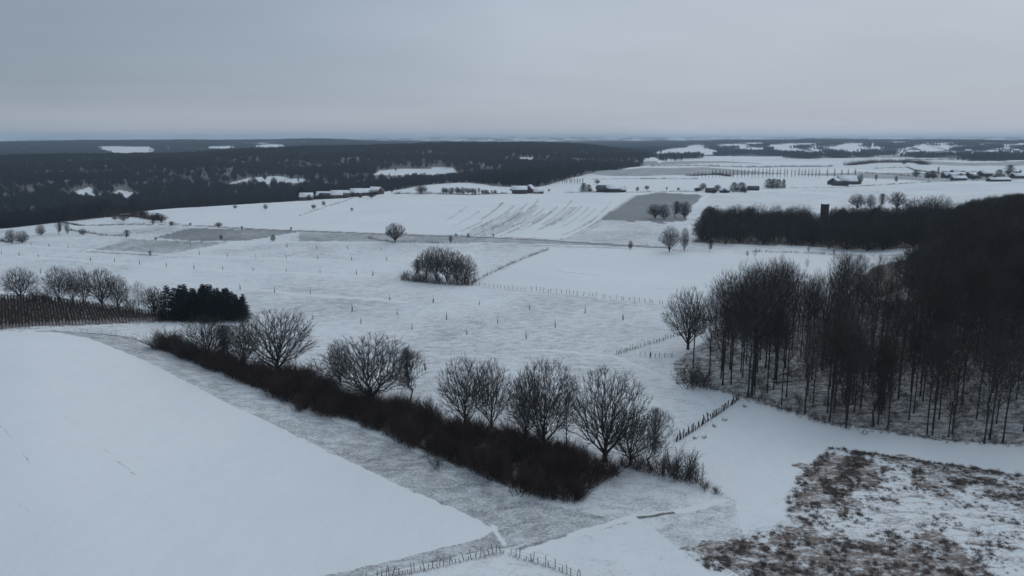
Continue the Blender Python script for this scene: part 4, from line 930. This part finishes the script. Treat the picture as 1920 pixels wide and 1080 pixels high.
# tower wood, front row single trees
woodland(poly([(1305, 456), (1500, 462), (1740, 466), (1740, 455), (1500, 450), (1315, 444)]), 46, 4.0, 10, 13.2, 'bare tree in the front of the wood around the brick tower', 'trees of the tower wood', vars_=[TALL[0], TALL[3], RND[0], MIDT[2]], wide=(1.1, 1.5), skyline=False)
k_ = 0
for p in spaced(fill(poly([(1310, 440), (1500, 440), (1760, 444), (1760, 432), (1500, 429), (1320, 431)]), 400), 7.5):
    z = float(H(*p)); u_ = 960 + 1450 * p[0] / p[1]
    if abs(u_ - 1543) < 20 or k_ >= 34: continue
    k_ += 1; p_ = (p[0], p[1], z); plant('background_tree', random.choice([OAK[0], RND[0], RND[1], FAN[0], MIDT[2]]), p_, min(16., height_to(p_, random.uniform(381, 395))), 'round crowned bare tree standing out of the top of the tower wood', group='taller trees of the tower wood', wide=random.uniform(.7, 1.0))
for u, vb, vt, vr in [(1697, 432, 374, RND[0]), (1716, 430, 366, OAK[0]), (1738, 434, 363, RND[1]), (1757, 430, 361, OAK[1]), (1772, 436, 366, TALL[3]), (1790, 434, 376, RND[0]), (1806, 432, 378, OAK[2]), (1822, 436, 372, RND[1])]:
    T_('background_tree', vr, u, vb, vt, 'tall round crowned tree between the tower wood and the dark wooded rise', group='tall trees before the wooded rise', wide=.75)
# masses behind them
LOW = []
for s, k_, c_, lbl, px_, h_ in ((201, 'tall', .62, 'bare tree at the back corner of the tower wood near the separate tree', (1730, 425), 14), (202, 'round', .55, 'bare tree at the right rear of the tower wood', (1760, 425), 14), (203, 'tall', .6, 'bare tree at the left rear of the tower wood', (1325, 428), 13), (204, 'oak', .5, 'bare broad tree rising at the rear of the tower wood', (1420, 425), 14)):
    me, z = make_tree(s, k_, c_, twig=(M_twig, M_twig_red, M_twig_grey, M_twig)[s % 4], one=True, tw=1.35)
    v_ = me.vertices; co = np.zeros(len(v_) * 3, np.float32); v_.foreach_get('co', co); co *= 16. / z; v_.foreach_set('co', co)
    o = link('background_tree', me, None, G(*px_), 0, h_ / 16.); tag(o, lbl, 'tree'); LOW.append(o)
q1 = spaced(fill(PY['woodB'], 2500), 5.0); q1 = q1[~inside(poly([(1295, 460), (1500, 464), (1740, 468), (1740, 456), (1500, 451), (1300, 445)]), q1[:, 0], q1[:, 1])]
hc = poly([(1760, 640), (2100, 660), (2300, 600), (2300, 420), (1900, 440), (1760, 490), (1700, 540)])
q2 = spaced(fill(hc, 4000), 4.4)
hd = poly([(1850, 500), (2400, 560), (2400, 350), (2000, 372), (1840, 392), (1770, 420), (1790, 470)])
q3 = spaced(fill(hd, 5000), 4.8)
_ = 0
qq = np.concatenate([q1, q2, q3]); sc_ = np.concatenate([rng.uniform(.58, .92, len(q1)) * np.where(np.abs(960 + 1450 * q1[:, 0] / q1[:, 1] - 1543) < 16, .72, 1), rng.uniform(1.0, 1.3, len(q2)), rng.uniform(.9, 1.15, len(q3))])
q3d = in3(qq); far_ = np.hypot(qq[:, 0], qq[:, 1]) > 300; wt_ = np.where(far_, np.interp(960 + 1450 * qq[:, 0] / qq[:, 1], [1690, 1760, 1810, 1840, 1870, 1920, 2100], [400, 384, 388, 369, 364, 358, 350]), wood_top(qq[:, 0], qq[:, 1])); b_ = (540 - (wt_ + np.abs(rng.normal(0, 7, len(qq))))) / F; hmx = CAMZ + qq[:, 1] * ((-sp + b_ * cp) / (cp + b_ * sp)) - q3d[:, 2]
sc_ = np.where(np.arange(len(qq)) < len(q1), sc_, np.clip(np.minimum(sc_, hmx / 16.), .3, 2))
scatter('dense_woods', q3d, sc_, rng.uniform(0, 6.28, len(qq)), LOW, 'closely packed bare woods behind the tower and up the right hand rise')
# undergrowth in the wood
UG = []
for (s, m_, px_, lb) in ((111, M_brush, (1500, 770), 'brown bramble bush under the front trees of the wood'), (112, M_twig, (1620, 815), 'small dark bush at the snowy front edge of the wood'), (113, M_grey_twig, (1700, 818), 'pale twiggy bush at the front edge of the wood')):
    me, z = make_tree(s, 'shrub', .62, twig=m_, one=True); o = link('undergrowth_bush', me, None, G(*px_), 0, .6); tag(o, lb, 'bush'); UG.append(o)
qa = spaced(fill(PY['woodA'], 5000), 1.5); dens = bsum(qa[:, 0], qa[:, 1], band(18, 6)); qa = qa[(dens > -.25)]
qb = spaced(fill(PY['woodB'], 2500), 2.6)
fe = poly([(1330, 722), (1400, 742), (1480, 768), (1560, 792), (1640, 802), (1760, 822), (1920, 832), (2060, 840), (2060, 848), (1920, 840), (1760, 830), (1640, 811), (1560, 802), (1480, 777), (1400, 752), (1330, 731)])
qe = spaced(fill(fe, 900), 1.0)
qq = np.concatenate([qa, qb, qe]); sc_ = np.concatenate([rng.uniform(.25, .8, len(qa)), rng.uniform(.5, 1.1, len(qb)), rng.uniform(.2, .55, len(qe))])
scatter('undergrowth', in3(qq), sc_, rng.uniform(0, 6.28, len(qq)), UG, 'tangled leafless undergrowth on the snowy floor of the woods')
# fallen trunks with snow on them
for (a, b_, rr_, lb) in (((1448, 712), (1523, 688), .22, 'long fallen trunk lying across the wood floor'), ((1452, 718), (1508, 720), .16, 'short fallen trunk lying below the long one'), ((1330, 660), (1362, 652), .12, 'fallen branch lying near the left edge of the wood'), ((1640, 706), (1700, 722), .14, 'fallen trunk half hidden in the middle of the wood')):
    A, B = G(*a), G(*b_); t_ = np.linspace(0, 1, 7)[:, None]; P_ = (A * (1 - t_) + B * t_); P_[:, 2] = H(P_[:, 0], P_[:, 1]) + rr_ * .8 + np.linspace(0, .8, 7); P_[1:-1] += rng.normal(0, .12, (5, 3)); o_ = P_[0].copy()
    ac = Acc(); ac.add(tubes((P_ - o_)[None], np.linspace(rr_, rr_ * .5, 7)[None], 8))
    p_, d_, l_, r2 = children(rng, (P_ - o_)[None], np.linspace(rr_, rr_ * .5, 7)[None], norm(np.gradient(P_, axis=0))[None], np.array([6.]), 7, .3, 1., .6, .25, lambda s: 1 - .3 * s, .3, .03)
    a_, c_, _ = grow(rng, p_, d_, l_, r2, 4, .2, .05, .4); ac.add(tubes(a_, c_, 4)); tag(link('fallen_trunk', ac.mesh('fallen_trunk', M_log), None, o_), lb, 'log')

# --- dead weeds on the rough field
def tuft(seed, n=26, h=.55):
    r = np.random.default_rng(seed); b0 = r.normal(0, .16, (n, 3)) * np.array([1, 1, 0]); d0 = norm(r.normal(0, .55, (n, 3)) * np.array([1, 1, .1]) + np.array([0, 0, .8]))
    P, Rr, _ = grow(r, b0, d0, r.uniform(.5, 1.1, n) * h, np.full(n, .026), 3, .25, -.18, .3); V, Fq = tubes(P, Rr, 3); return mesh_of('weed_tuft', V, [Fq], M_weed)
TF = []
for s, px_, h_, lb in ((1, (1655, 880), .55, 'brown weed tuft near the top edge of the rough field'), (2, (1835, 1000), .75, 'dark weed stalks standing alone in the snowier part of the rough field'), (3, (1752, 985), .6, 'greenish brown tuft in the middle of the rough field'), (4, (1610, 965), .6, 'leaning brown clump in the middle left of the rough field')):
    o = link('weed_tuft', tuft(s, 26, h_), None, G(*px_), 0, 1.3); tag(o, lb, 'weed'); TF.append(o)
qs = []
for nme, n_ in (('weeds', 4200), ('weeds_a', 1100), ('weeds_b', 900), ('weeds_c', 1700)):
    q_ = fill(PY[nme], n_); q_ = q_ + (rng.normal(0, 1.6, q_.shape) if nme != 'weeds' else 0); q_ = q_[inside(PY['weeds'], q_[:, 0], q_[:, 1])]; cl_ = bsum(q_[:, 0], q_[:, 1], band(5, 8)); qs.append(q_[cl_ > (.35 if nme == 'weeds' else .0)])
rim = poly([(1552, 839), (1640, 851), (1760, 868), (1920, 892), (2100, 912), (2100, 916), (1920, 896), (1760, 871), (1640, 855), (1552, 842)]); qs.append(fill(rim, 200))
qq = np.concatenate(qs)
qq = qq[(proj(qq[:, 0], qq[:, 1], H(qq[:, 0], qq[:, 1]))[1] < 1250)]
scatter('dead_weeds', in3(qq) - [0, 0, .05], rng.uniform(.4, 1.0, len(qq)), rng.uniform(0, 6.28, len(qq)), TF, 'brown dead weeds and stubble sticking out of the snow on the rough field')
# a few stray stalks on the meadow by the fence and by the hedge end
gr = []
for s in (5, 6):
    gr.append(tuft(s, 14, .4))
for i, (u, v, lb) in enumerate([(1322, 821, 'tuft of dry grass on the snow below the stout fence posts'), (1340, 800, 'small dark tuft right of the stout fence posts'), (1358, 788, 'upright dry stalks right of the stout fence posts'), (1303, 822, 'tiny dark tuft close to the hedge end'), (1395, 763, 'dry tuft where the fence meets the wood'), (1188, 880, 'tuft of dry grass on the rounded bank')]):
    o = link('grass_tuft', gr[i % 2], None, G(u, v), i, 1.6); tag(o, lb, 'grass tuft')

# --- forest on the ridge, far hills
RS = []
for s, k_, px_, lb in ((301, 'tall', (560, 347), 'bare tree at the foot of the ridge near the village'), (302, 'round', (180, 368), 'bare tree on the round snowy knoll across the valley'), (303, 'round', (476, 345), 'bare tree in the snowy clearing on the ridge'), (304, 'tall', (742, 326), 'bare tree in front of the long clearing on the ridge')):
    me, z = make_tree(s, k_, .42, twig=M_ridge_twig, one=True, tw=4.2)
    v_ = me.vertices; co = np.zeros(len(v_) * 3, np.float32); v_.foreach_get('co', co); co *= 14. / z; v_.foreach_set('co', co)
    o = link('ridge_tree', me, None, G(*px_), 0, 1.0); tag(o, lb, 'tree'); RS.append(o)
def polar_pts(d0, d1, u0, u1, area):
    a0, a1 = math.atan2(u0 - 960, 1450), math.atan2(u1 - 960, 1450); n = int((a1 - a0) / 2 * (d1 * d1 - d0 * d0) / area)
    d = np.sqrt(rng.uniform(d0 * d0, d1 * d1, n)); a = rng.uniform(a0, a1, n); return np.column_stack([d * np.sin(a), d * np.cos(a)])
q = polar_pts(560, 2700, -80, 1260, 88)
def in_front(Ps, q, steps):
    d = np.hypot(q[:, 0], q[:, 1]); r_ = in_any(Ps, q[:, 0], q[:, 1])
    for st in steps: k = 1 + st / d; r_ |= in_any(Ps, q[:, 0] * k, q[:, 1] * k)
    return r_
m = ridge_wood(q[:, 0], q[:, 1]) & ~(in_front(CLEAR, q, (15, 35, 60)) & (rng.uniform(0, 1, len(q)) < .985))
thin = bsum(q[:, 0], q[:, 1], band(110, 8)) + 1.2 * bsum(q[:, 0], q[:, 1], band(30, 8)); rim_ = (np.hypot(q[:, 0], q[:, 1]) < 1180) | (np.hypot(q[:, 0], q[:, 1]) > 2050); m &= (rng.uniform(0, 1, len(q)) < np.clip(1.0 - .55 * thin, .12, 1)) | rim_ & (thin < 1.4)
q = q[m]; dq = np.hypot(q[:, 0], q[:, 1])
sc_ = rng.uniform(.7, 1.15, len(q))
# fewer trees out of sight beyond the crest
scatter('ridge_forest', in3(q), sc_, rng.uniform(0, 6.28, len(q)), RS, 'dark leafless forest covering the long ridge across the valley')
# a few trees scattered in the clearings
q = np.concatenate([fill(P, 14) for P in CLEAR[:5]]); 
FS = []
for s, px_, lb in ((311, (1258, 302), 'dark belt of trees at the foot of the far right hills'), (312, (1880, 288), 'belt of trees below the far hills at the right edge')):
    # a clump of several far trees as one small wood
    ac = Acc(); r = np.random.default_rng(s); m_ = 16; b0 = np.column_stack([r.uniform(-28, 28, m_), r.uniform(-20, 20, m_), np.zeros(m_)]); hh = r.uniform(8, 13, m_)
    P, Rr, DD = grow(r, b0, np.tile([0, 0, 1.], (m_, 1)), hh * .8, np.full(m_, .5), 4, .04, 0, .4); ac.add(tubes(P, Rr, 3))
    c = children(r, P, Rr, DD, hh, 9, .2, 1.1, .4, .5, lambda s_: 1 - .4 * s_, .8, .4); P2, R2, D2 = grow(r, *c, 4, .15, .08, .5); ac.add(tubes(P2, R2, 3))
    c = children(r, P2, R2, D2, c[2], 5, .2, .9, .4, .5, lambda s_: 1 - .4 * s_, .9, .33); P3, R3, D3 = grow(r, *c, 2, .15, .08, .5); ac.add(tubes(P3, R3, 3))
    o = link('small_wood', ac.mesh('small_wood', M_ridge_twig), None, G(*px_)); tag(o, lb, 'wood', kind='thing'); FS.append(o)
q = polar_pts(1900, 7600, -60, 1980, 1900)
m = far_wood(q[:, 0], q[:, 1]) & ~in_front(CLEAR + FARSNOW, q, (60, 130, 220, 320)); q = q[m]
scatter('distant_woods', in3(q), rng.uniform(.75, 1.2, len(q)), rng.uniform(0, 6.28, len(q)), FS, 'hazy woods on the far hills along the horizon')

# --- buildings
def house(u, v, w, l, hw, hr, rz, label, wall=M_brick2, roof=M_snowroof, name='house', cat='house', wins=3, chim=True, door=True):
    p = GE(u, v) if not (u < 260) else G(u, v); e = bpy.data.objects.new(name, None); COL.objects.link(e); e.location = (p[0], p[1], p[2] - .3); e.rotation_euler = (0, 0, rz)
    b = MB(); b.box((0, 0, hw / 2), (l, w, hw))
    b.add([(-l / 2, -w / 2, hw), (-l / 2, w / 2, hw), (-l / 2, 0, hw + hr), (l / 2, -w / 2, hw), (l / 2, w / 2, hw), (l / 2, 0, hw + hr)], [(0, 2, 1), (3, 4, 5), (0, 3, 5, 2), (1, 2, 5, 4)])
    link('wall', b.build('wall', wall), e)
    for sg in (-1, 1):    # two roof slopes with thickness and eaves
        t = .28; ov = .5; k = hr / (w / 2); y0, z0 = sg * (w / 2 + ov), hw - ov * k + .03; y1, z1 = 0, hw + hr + .03; x = l / 2 + ov
        rb = MB(); rb.add([(-x, y0, z0), (x, y0, z0), (x, y1, z1), (-x, y1, z1), (-x, y0, z0 + t), (x, y0, z0 + t), (x, y1, z1 + t), (-x, y1, z1 + t)], [(0, 1, 2, 3), (4, 7, 6, 5), (0, 4, 5, 1), (1, 5, 6, 2), (2, 6, 7, 3), (3, 7, 4, 0)])
        link('roof', rb.build('roof', roof), e)
    wm = MB(); wm.box((0, 0, 0), (1.1, .12, 1.3)); wm = wm.build('window', M_glass)
    for i in range(wins):
        x = -l / 2 + l * (i + .5) / wins
        for sg in (-1, 1): link('window', wm, e, (x, sg * (w / 2 + .03), hw * .55))
    if door:
        dm = MB(); dm.box((0, 0, 0), (1.6 if cat == 'house' else 3.4, .14, 2.1 if cat == 'house' else 3)); link('door', dm.build('door', M_boards), e, (l * .32, -w / 2 - .04, 1.1 if cat == 'house' else 1.55))
    if chim: cb = MB(); cb.box((l * .3, .5, hw + hr + .3), (.8, .6, 1.6)); link('chimney', cb.build('chimney', M_brick), e)
    tag(e, label, cat); return e
HS = [
 (575, 357, 7, 11, 4, 3, .1, 'snow roofed house at the left end of the village'), (608, 359, 7, 13, 4, 3, -.1, 'long snow roofed house in the left part of the village'), (632, 362, 8, 10, 4, 3.5, .2, 'snow roofed house in the middle of the village'),
 (650, 361, 7, 11, 4, 3.2, -.2, 'snow roofed house right of the village middle'), (668, 359, 8, 10, 4.5, 3.6, .3, 'gabled house between the long barn and the village end')]
for a in HS: house(*a)
for (u, v, w, l, hw, hr, rz, lb, wl, rf) in [
 (627, 369, 8, 26, 3, 2, -.12, 'long low dark roofed shed in front of the village', M_boards, M_slate), (682, 366, 11, 15, 4, 3.5, .15, 'broad snow roofed barn at the right end of the village', M_boards, M_snowroof), (705, 364, 10, 13, 4, 4, -.6, 'dark gabled barn at the right tip of the village', M_brick, M_snowroof),
 (974, 363, 10, 14, 4.4, 3, .0, 'snow roofed barn at the left of the small farm above the striped field', M_brick, M_snowroof), (993, 362, 8, 9, 4.6, 3.6, 1.2, 'dark gabled building of the small farm above the striped field', M_brick, M_snowroof),
 (1003, 362, 5, 7, 3, 2, .2, 'tiny snow roofed shed right of the small farm', M_render, M_snowroof), (1010, 363, 6, 9, 2.5, 2, 0, 'low white shed at the right end of the small farm', M_render, M_snowroof),
 (1130, 360, 8, 11, 3.5, 3, .05, 'dark long stable of the centre farm', M_boards, M_slate), (1149, 360, 11, 13, 3.8, 3.2, .05, 'barn with a bright snow roof at the centre farm', M_brick, M_snowroof), (1165, 360, 5, 7, 2.6, 1.8, 0, 'low shed at the right of the centre farm', M_boards, M_snowroof),
 (1332, 361, 6, 8, 2.6, 1.8, .1, 'low dark building in the garden clump', M_boards, M_slate), (1358, 361, 6, 8, 2.6, 2, -.1, 'low snow roofed building by the round evergreens', M_brick, M_snowroof), (1412, 357, 6, 10, 2.6, 1.8, 0, 'low dark shed right of the round evergreens', M_boards, M_slate),
 (1587, 345, 18, 18, 4, 5.5, -.15, 'big barn with a broad sagging snow roof', M_boards, M_snowroof), (1564, 346, 11, 10, 3.6, 3.8, .8, 'smaller gabled barn left of the big roofed barn', M_boards, M_snowroof), (1575, 348, 7, 15, 3, 2, .1, 'low dark stable in front of the big roofed barn', M_boards, M_slate), (1603, 345, 8, 9, 4.5, 3, .3, 'dark end building right of the big roofed barn', M_boards, M_slate),
 (1788, 334, 12, 27, 4.2, 3.5, .0, 'long barn with a snow roof at the right farm', M_brick, M_snowroof), (1797, 338, 8, 16, 3, 2.5, .0, 'white fronted building before the long barn at the right farm', M_boards, M_snowroof), (1800, 328, 12, 24, 4.5, 3, .05, 'rear barn behind the long barn at the right farm', M_boards, M_snowroof),
 (1820, 334, 11, 13, 4, 3.5, .5, 'gabled snow roofed shed right of the long barn', M_brick, M_snowroof), (1846, 330, 10, 17, 4, 3, .35, 'sloping snow roofed shed at the right of the farm', M_boards, M_snowroof), (1872, 340, 9, 24, 2.6, 2, .05, 'low dark wall-like shed at the field edge of the right farm', M_boards, M_snowroof), (1910, 334, 10, 18, 3.5, 3, .1, 'pale roofed shed at the right picture edge', M_brick, M_snowroof)]:
    house(u, v, w, l, hw, hr, rz, lb, wl, rf, name='barn', cat='barn', wins=3, chim=False)
house(25, 404, 8, 11, 3.5, 3, .3, 'snow roofed house among the dark trees of the valley at the far left')
house(127, 398, 8, 10, 3.5, 3, -.3, 'little house at the tip of the left slope in the trees')
house(240, 380, 8, 12, 4, 3, .2, 'white house in the woods below the snowy knoll')
# gardens and yards: bushes and small trees between the buildings
for (u0, u1, v0, v1, n_, h0_, h1_, lb, gr) in [(572, 722, 366, 372, 16, 2.5, 6, 'small bare garden tree between the snow roofed houses of the village', 'garden trees of the village'), (1302, 1400, 357, 363, 20, 2, 5, 'dark garden bush in the clump around the round evergreens', 'bushes of the garden clump'),
      (1106, 1176, 357, 362, 7, 2, 6, 'small yard tree beside the centre farm', 'yard trees of the centre farm'), (1552, 1612, 342, 349, 10, 2.5, 7, 'yard tree or bush around the big roofed barn', 'yard bushes of the big roofed barn'), (1735, 1915, 326, 338, 24, 3, 8, 'yard tree between the barns of the right farm', 'yard trees of the right farm'), (958, 1030, 359, 363, 5, 2, 4, 'yard bush by the small farm above the striped field', 'yard bushes of the small farm')]:
    for i in range(n_):
        p = GE(random.uniform(u0, u1), random.uniform(v0, v1)); plant('garden_tree', random.choice(MIDT), p, random.uniform(h0_, h1_), lb, group=gr, wide=random.uniform(.9, 1.7))
for i in range(15):
    u = random.uniform(140, 305); p = G(u, np.interp(u, [140, 305], [410, 412]) + random.uniform(-8, 6)); 
    if math.hypot(p[0], p[1]) < 700: plant('hedge_shrub', random.choice(MIDT), p, random.uniform(2.5, 5.5), 'rounded bush in the overgrown double hedge on the far left slope', 'bush', 'bushes of the overgrown left hedge', wide=random.uniform(1.1, 1.7))
# brick tower behind the wood
def tower():
    p = G(1543, 436); d = math.hypot(p[0], p[1]); top = height_to(p, 383.5); w = 13.5 / F * d * 1.0
    e = bpy.data.objects.new('brick_tower', None); COL.objects.link(e); e.location = p; e.rotation_euler = (0, 0, -.35 + .15)
    b = MB(); b.box((0, 0, top / 2), (w * .86, w * .86, top)); link('wall', b.build('wall', M_stone), e)
    c = MB(); c.box((0, 0, top + .12), (w * .95, w * .95, .25)); link('parapet', c.build('parapet', M_stone), e)
    s = MB(); s.box((0, 0, top + .27), (w * .7, w * .7, .06)); link('snow_cap', s.build('snow_cap', M_snowroof), e)
    wm = MB(); wm.box((0, 0, 0), (.7, .12, 1.2)); wm = wm.build('window', M_glass)
    for k in (.5, .72, .9): link('window', wm, e, (0, -w * .43 - .03, top * k))
    tag(e, 'square dark brick tower rising above the bare wood', 'tower')
tower()
# radio mast on the far hill
def mast():
    p = G(475, 262); b = MB(); h = 62.
    e = bpy.data.objects.new('radio_mast', None); COL.objects.link(e); e.location = p
    a = Acc(); k = 3
    for i in range(3):
        an = i * 2.094; a.add(tubes(np.array([[[3.2 * math.cos(an), 3.2 * math.sin(an), -2], [1.6 * math.cos(an), 1.6 * math.sin(an), h * .8]]]), np.array([[.8, .6]]), 4))
    for j in range(10):
        z = j * h * .08; rr = 3.2 - 1.6 * j / 10
        for i in range(3):
            a1, a2 = i * 2.094, (i + 1) * 2.094; a.add(tubes(np.array([[[rr * math.cos(a1), rr * math.sin(a1), z], [rr * .95 * math.cos(a2), rr * .95 * math.sin(a2), z + h * .08]]]), np.array([[.35, .35]]), 3))
    link('lattice', a.mesh('lattice', M_steel), e)
    c = Acc(); c.add(tubes(np.array([[[0, 0, h * .8], [0, 0, h]]]), np.array([[.9, .4]]), 5)); link('antenna', c.mesh('antenna', M_steel), e); d = MB(); d.box((0, 0, h * .8), (5, 5, 3)); link('platform', d.build('platform', M_steel), e)
    tag(e, 'radio mast on the crest of the far hill', 'mast')
mast()
def church():
    p = G(1434, 287); e = bpy.data.objects.new('church', None); COL.objects.link(e); e.location = p
    b = MB(); b.box((0, 0, 12), (9, 9, 26)); link('tower', b.build('tower', M_brick), e)
    s = MB(); s.add([(-5, -5, 25), (5, -5, 25), (5, 5, 25), (-5, 5, 25), (0, 0, 46)], [(0, 1, 4), (1, 2, 4), (2, 3, 4), (3, 0, 4), (0, 3, 2, 1)]); link('spire', s.build('spire', M_slate), e)
    n = MB(); n.box((16, 0, 7), (24, 14, 14)); n.add([(4, -8, 14), (29, -8, 14), (29, 8, 14), (4, 8, 14), (4, 0, 22), (29, 0, 22)], [(0, 1, 5, 4), (2, 3, 4, 5), (1, 2, 5), (3, 0, 4), (0, 3, 2, 1)]); link('nave', n.build('nave', M_brick), e)
    tag(e, 'church with a pointed spire in the distant village', 'church')
church()
vr = np.random.default_rng(9)
vill = [(1405, 283), (1412, 285), (1421, 284), (1445, 285), (1452, 283), (1462, 287), (1475, 286), (1490, 288), (1500, 285), (1512, 288), (1380, 285), (1655, 288), (1730, 286), (1815, 285), (1905, 284)]
for i, (u, v) in enumerate(vill):
    house(u, v, 11, 18, 5, 4, vr.uniform(0, 3), 'snow roofed house in the distant village on the right hills', wins=2, chim=False, door=False)['group'] = 'houses of the distant village'
print('built in', _t.time() - _t0)
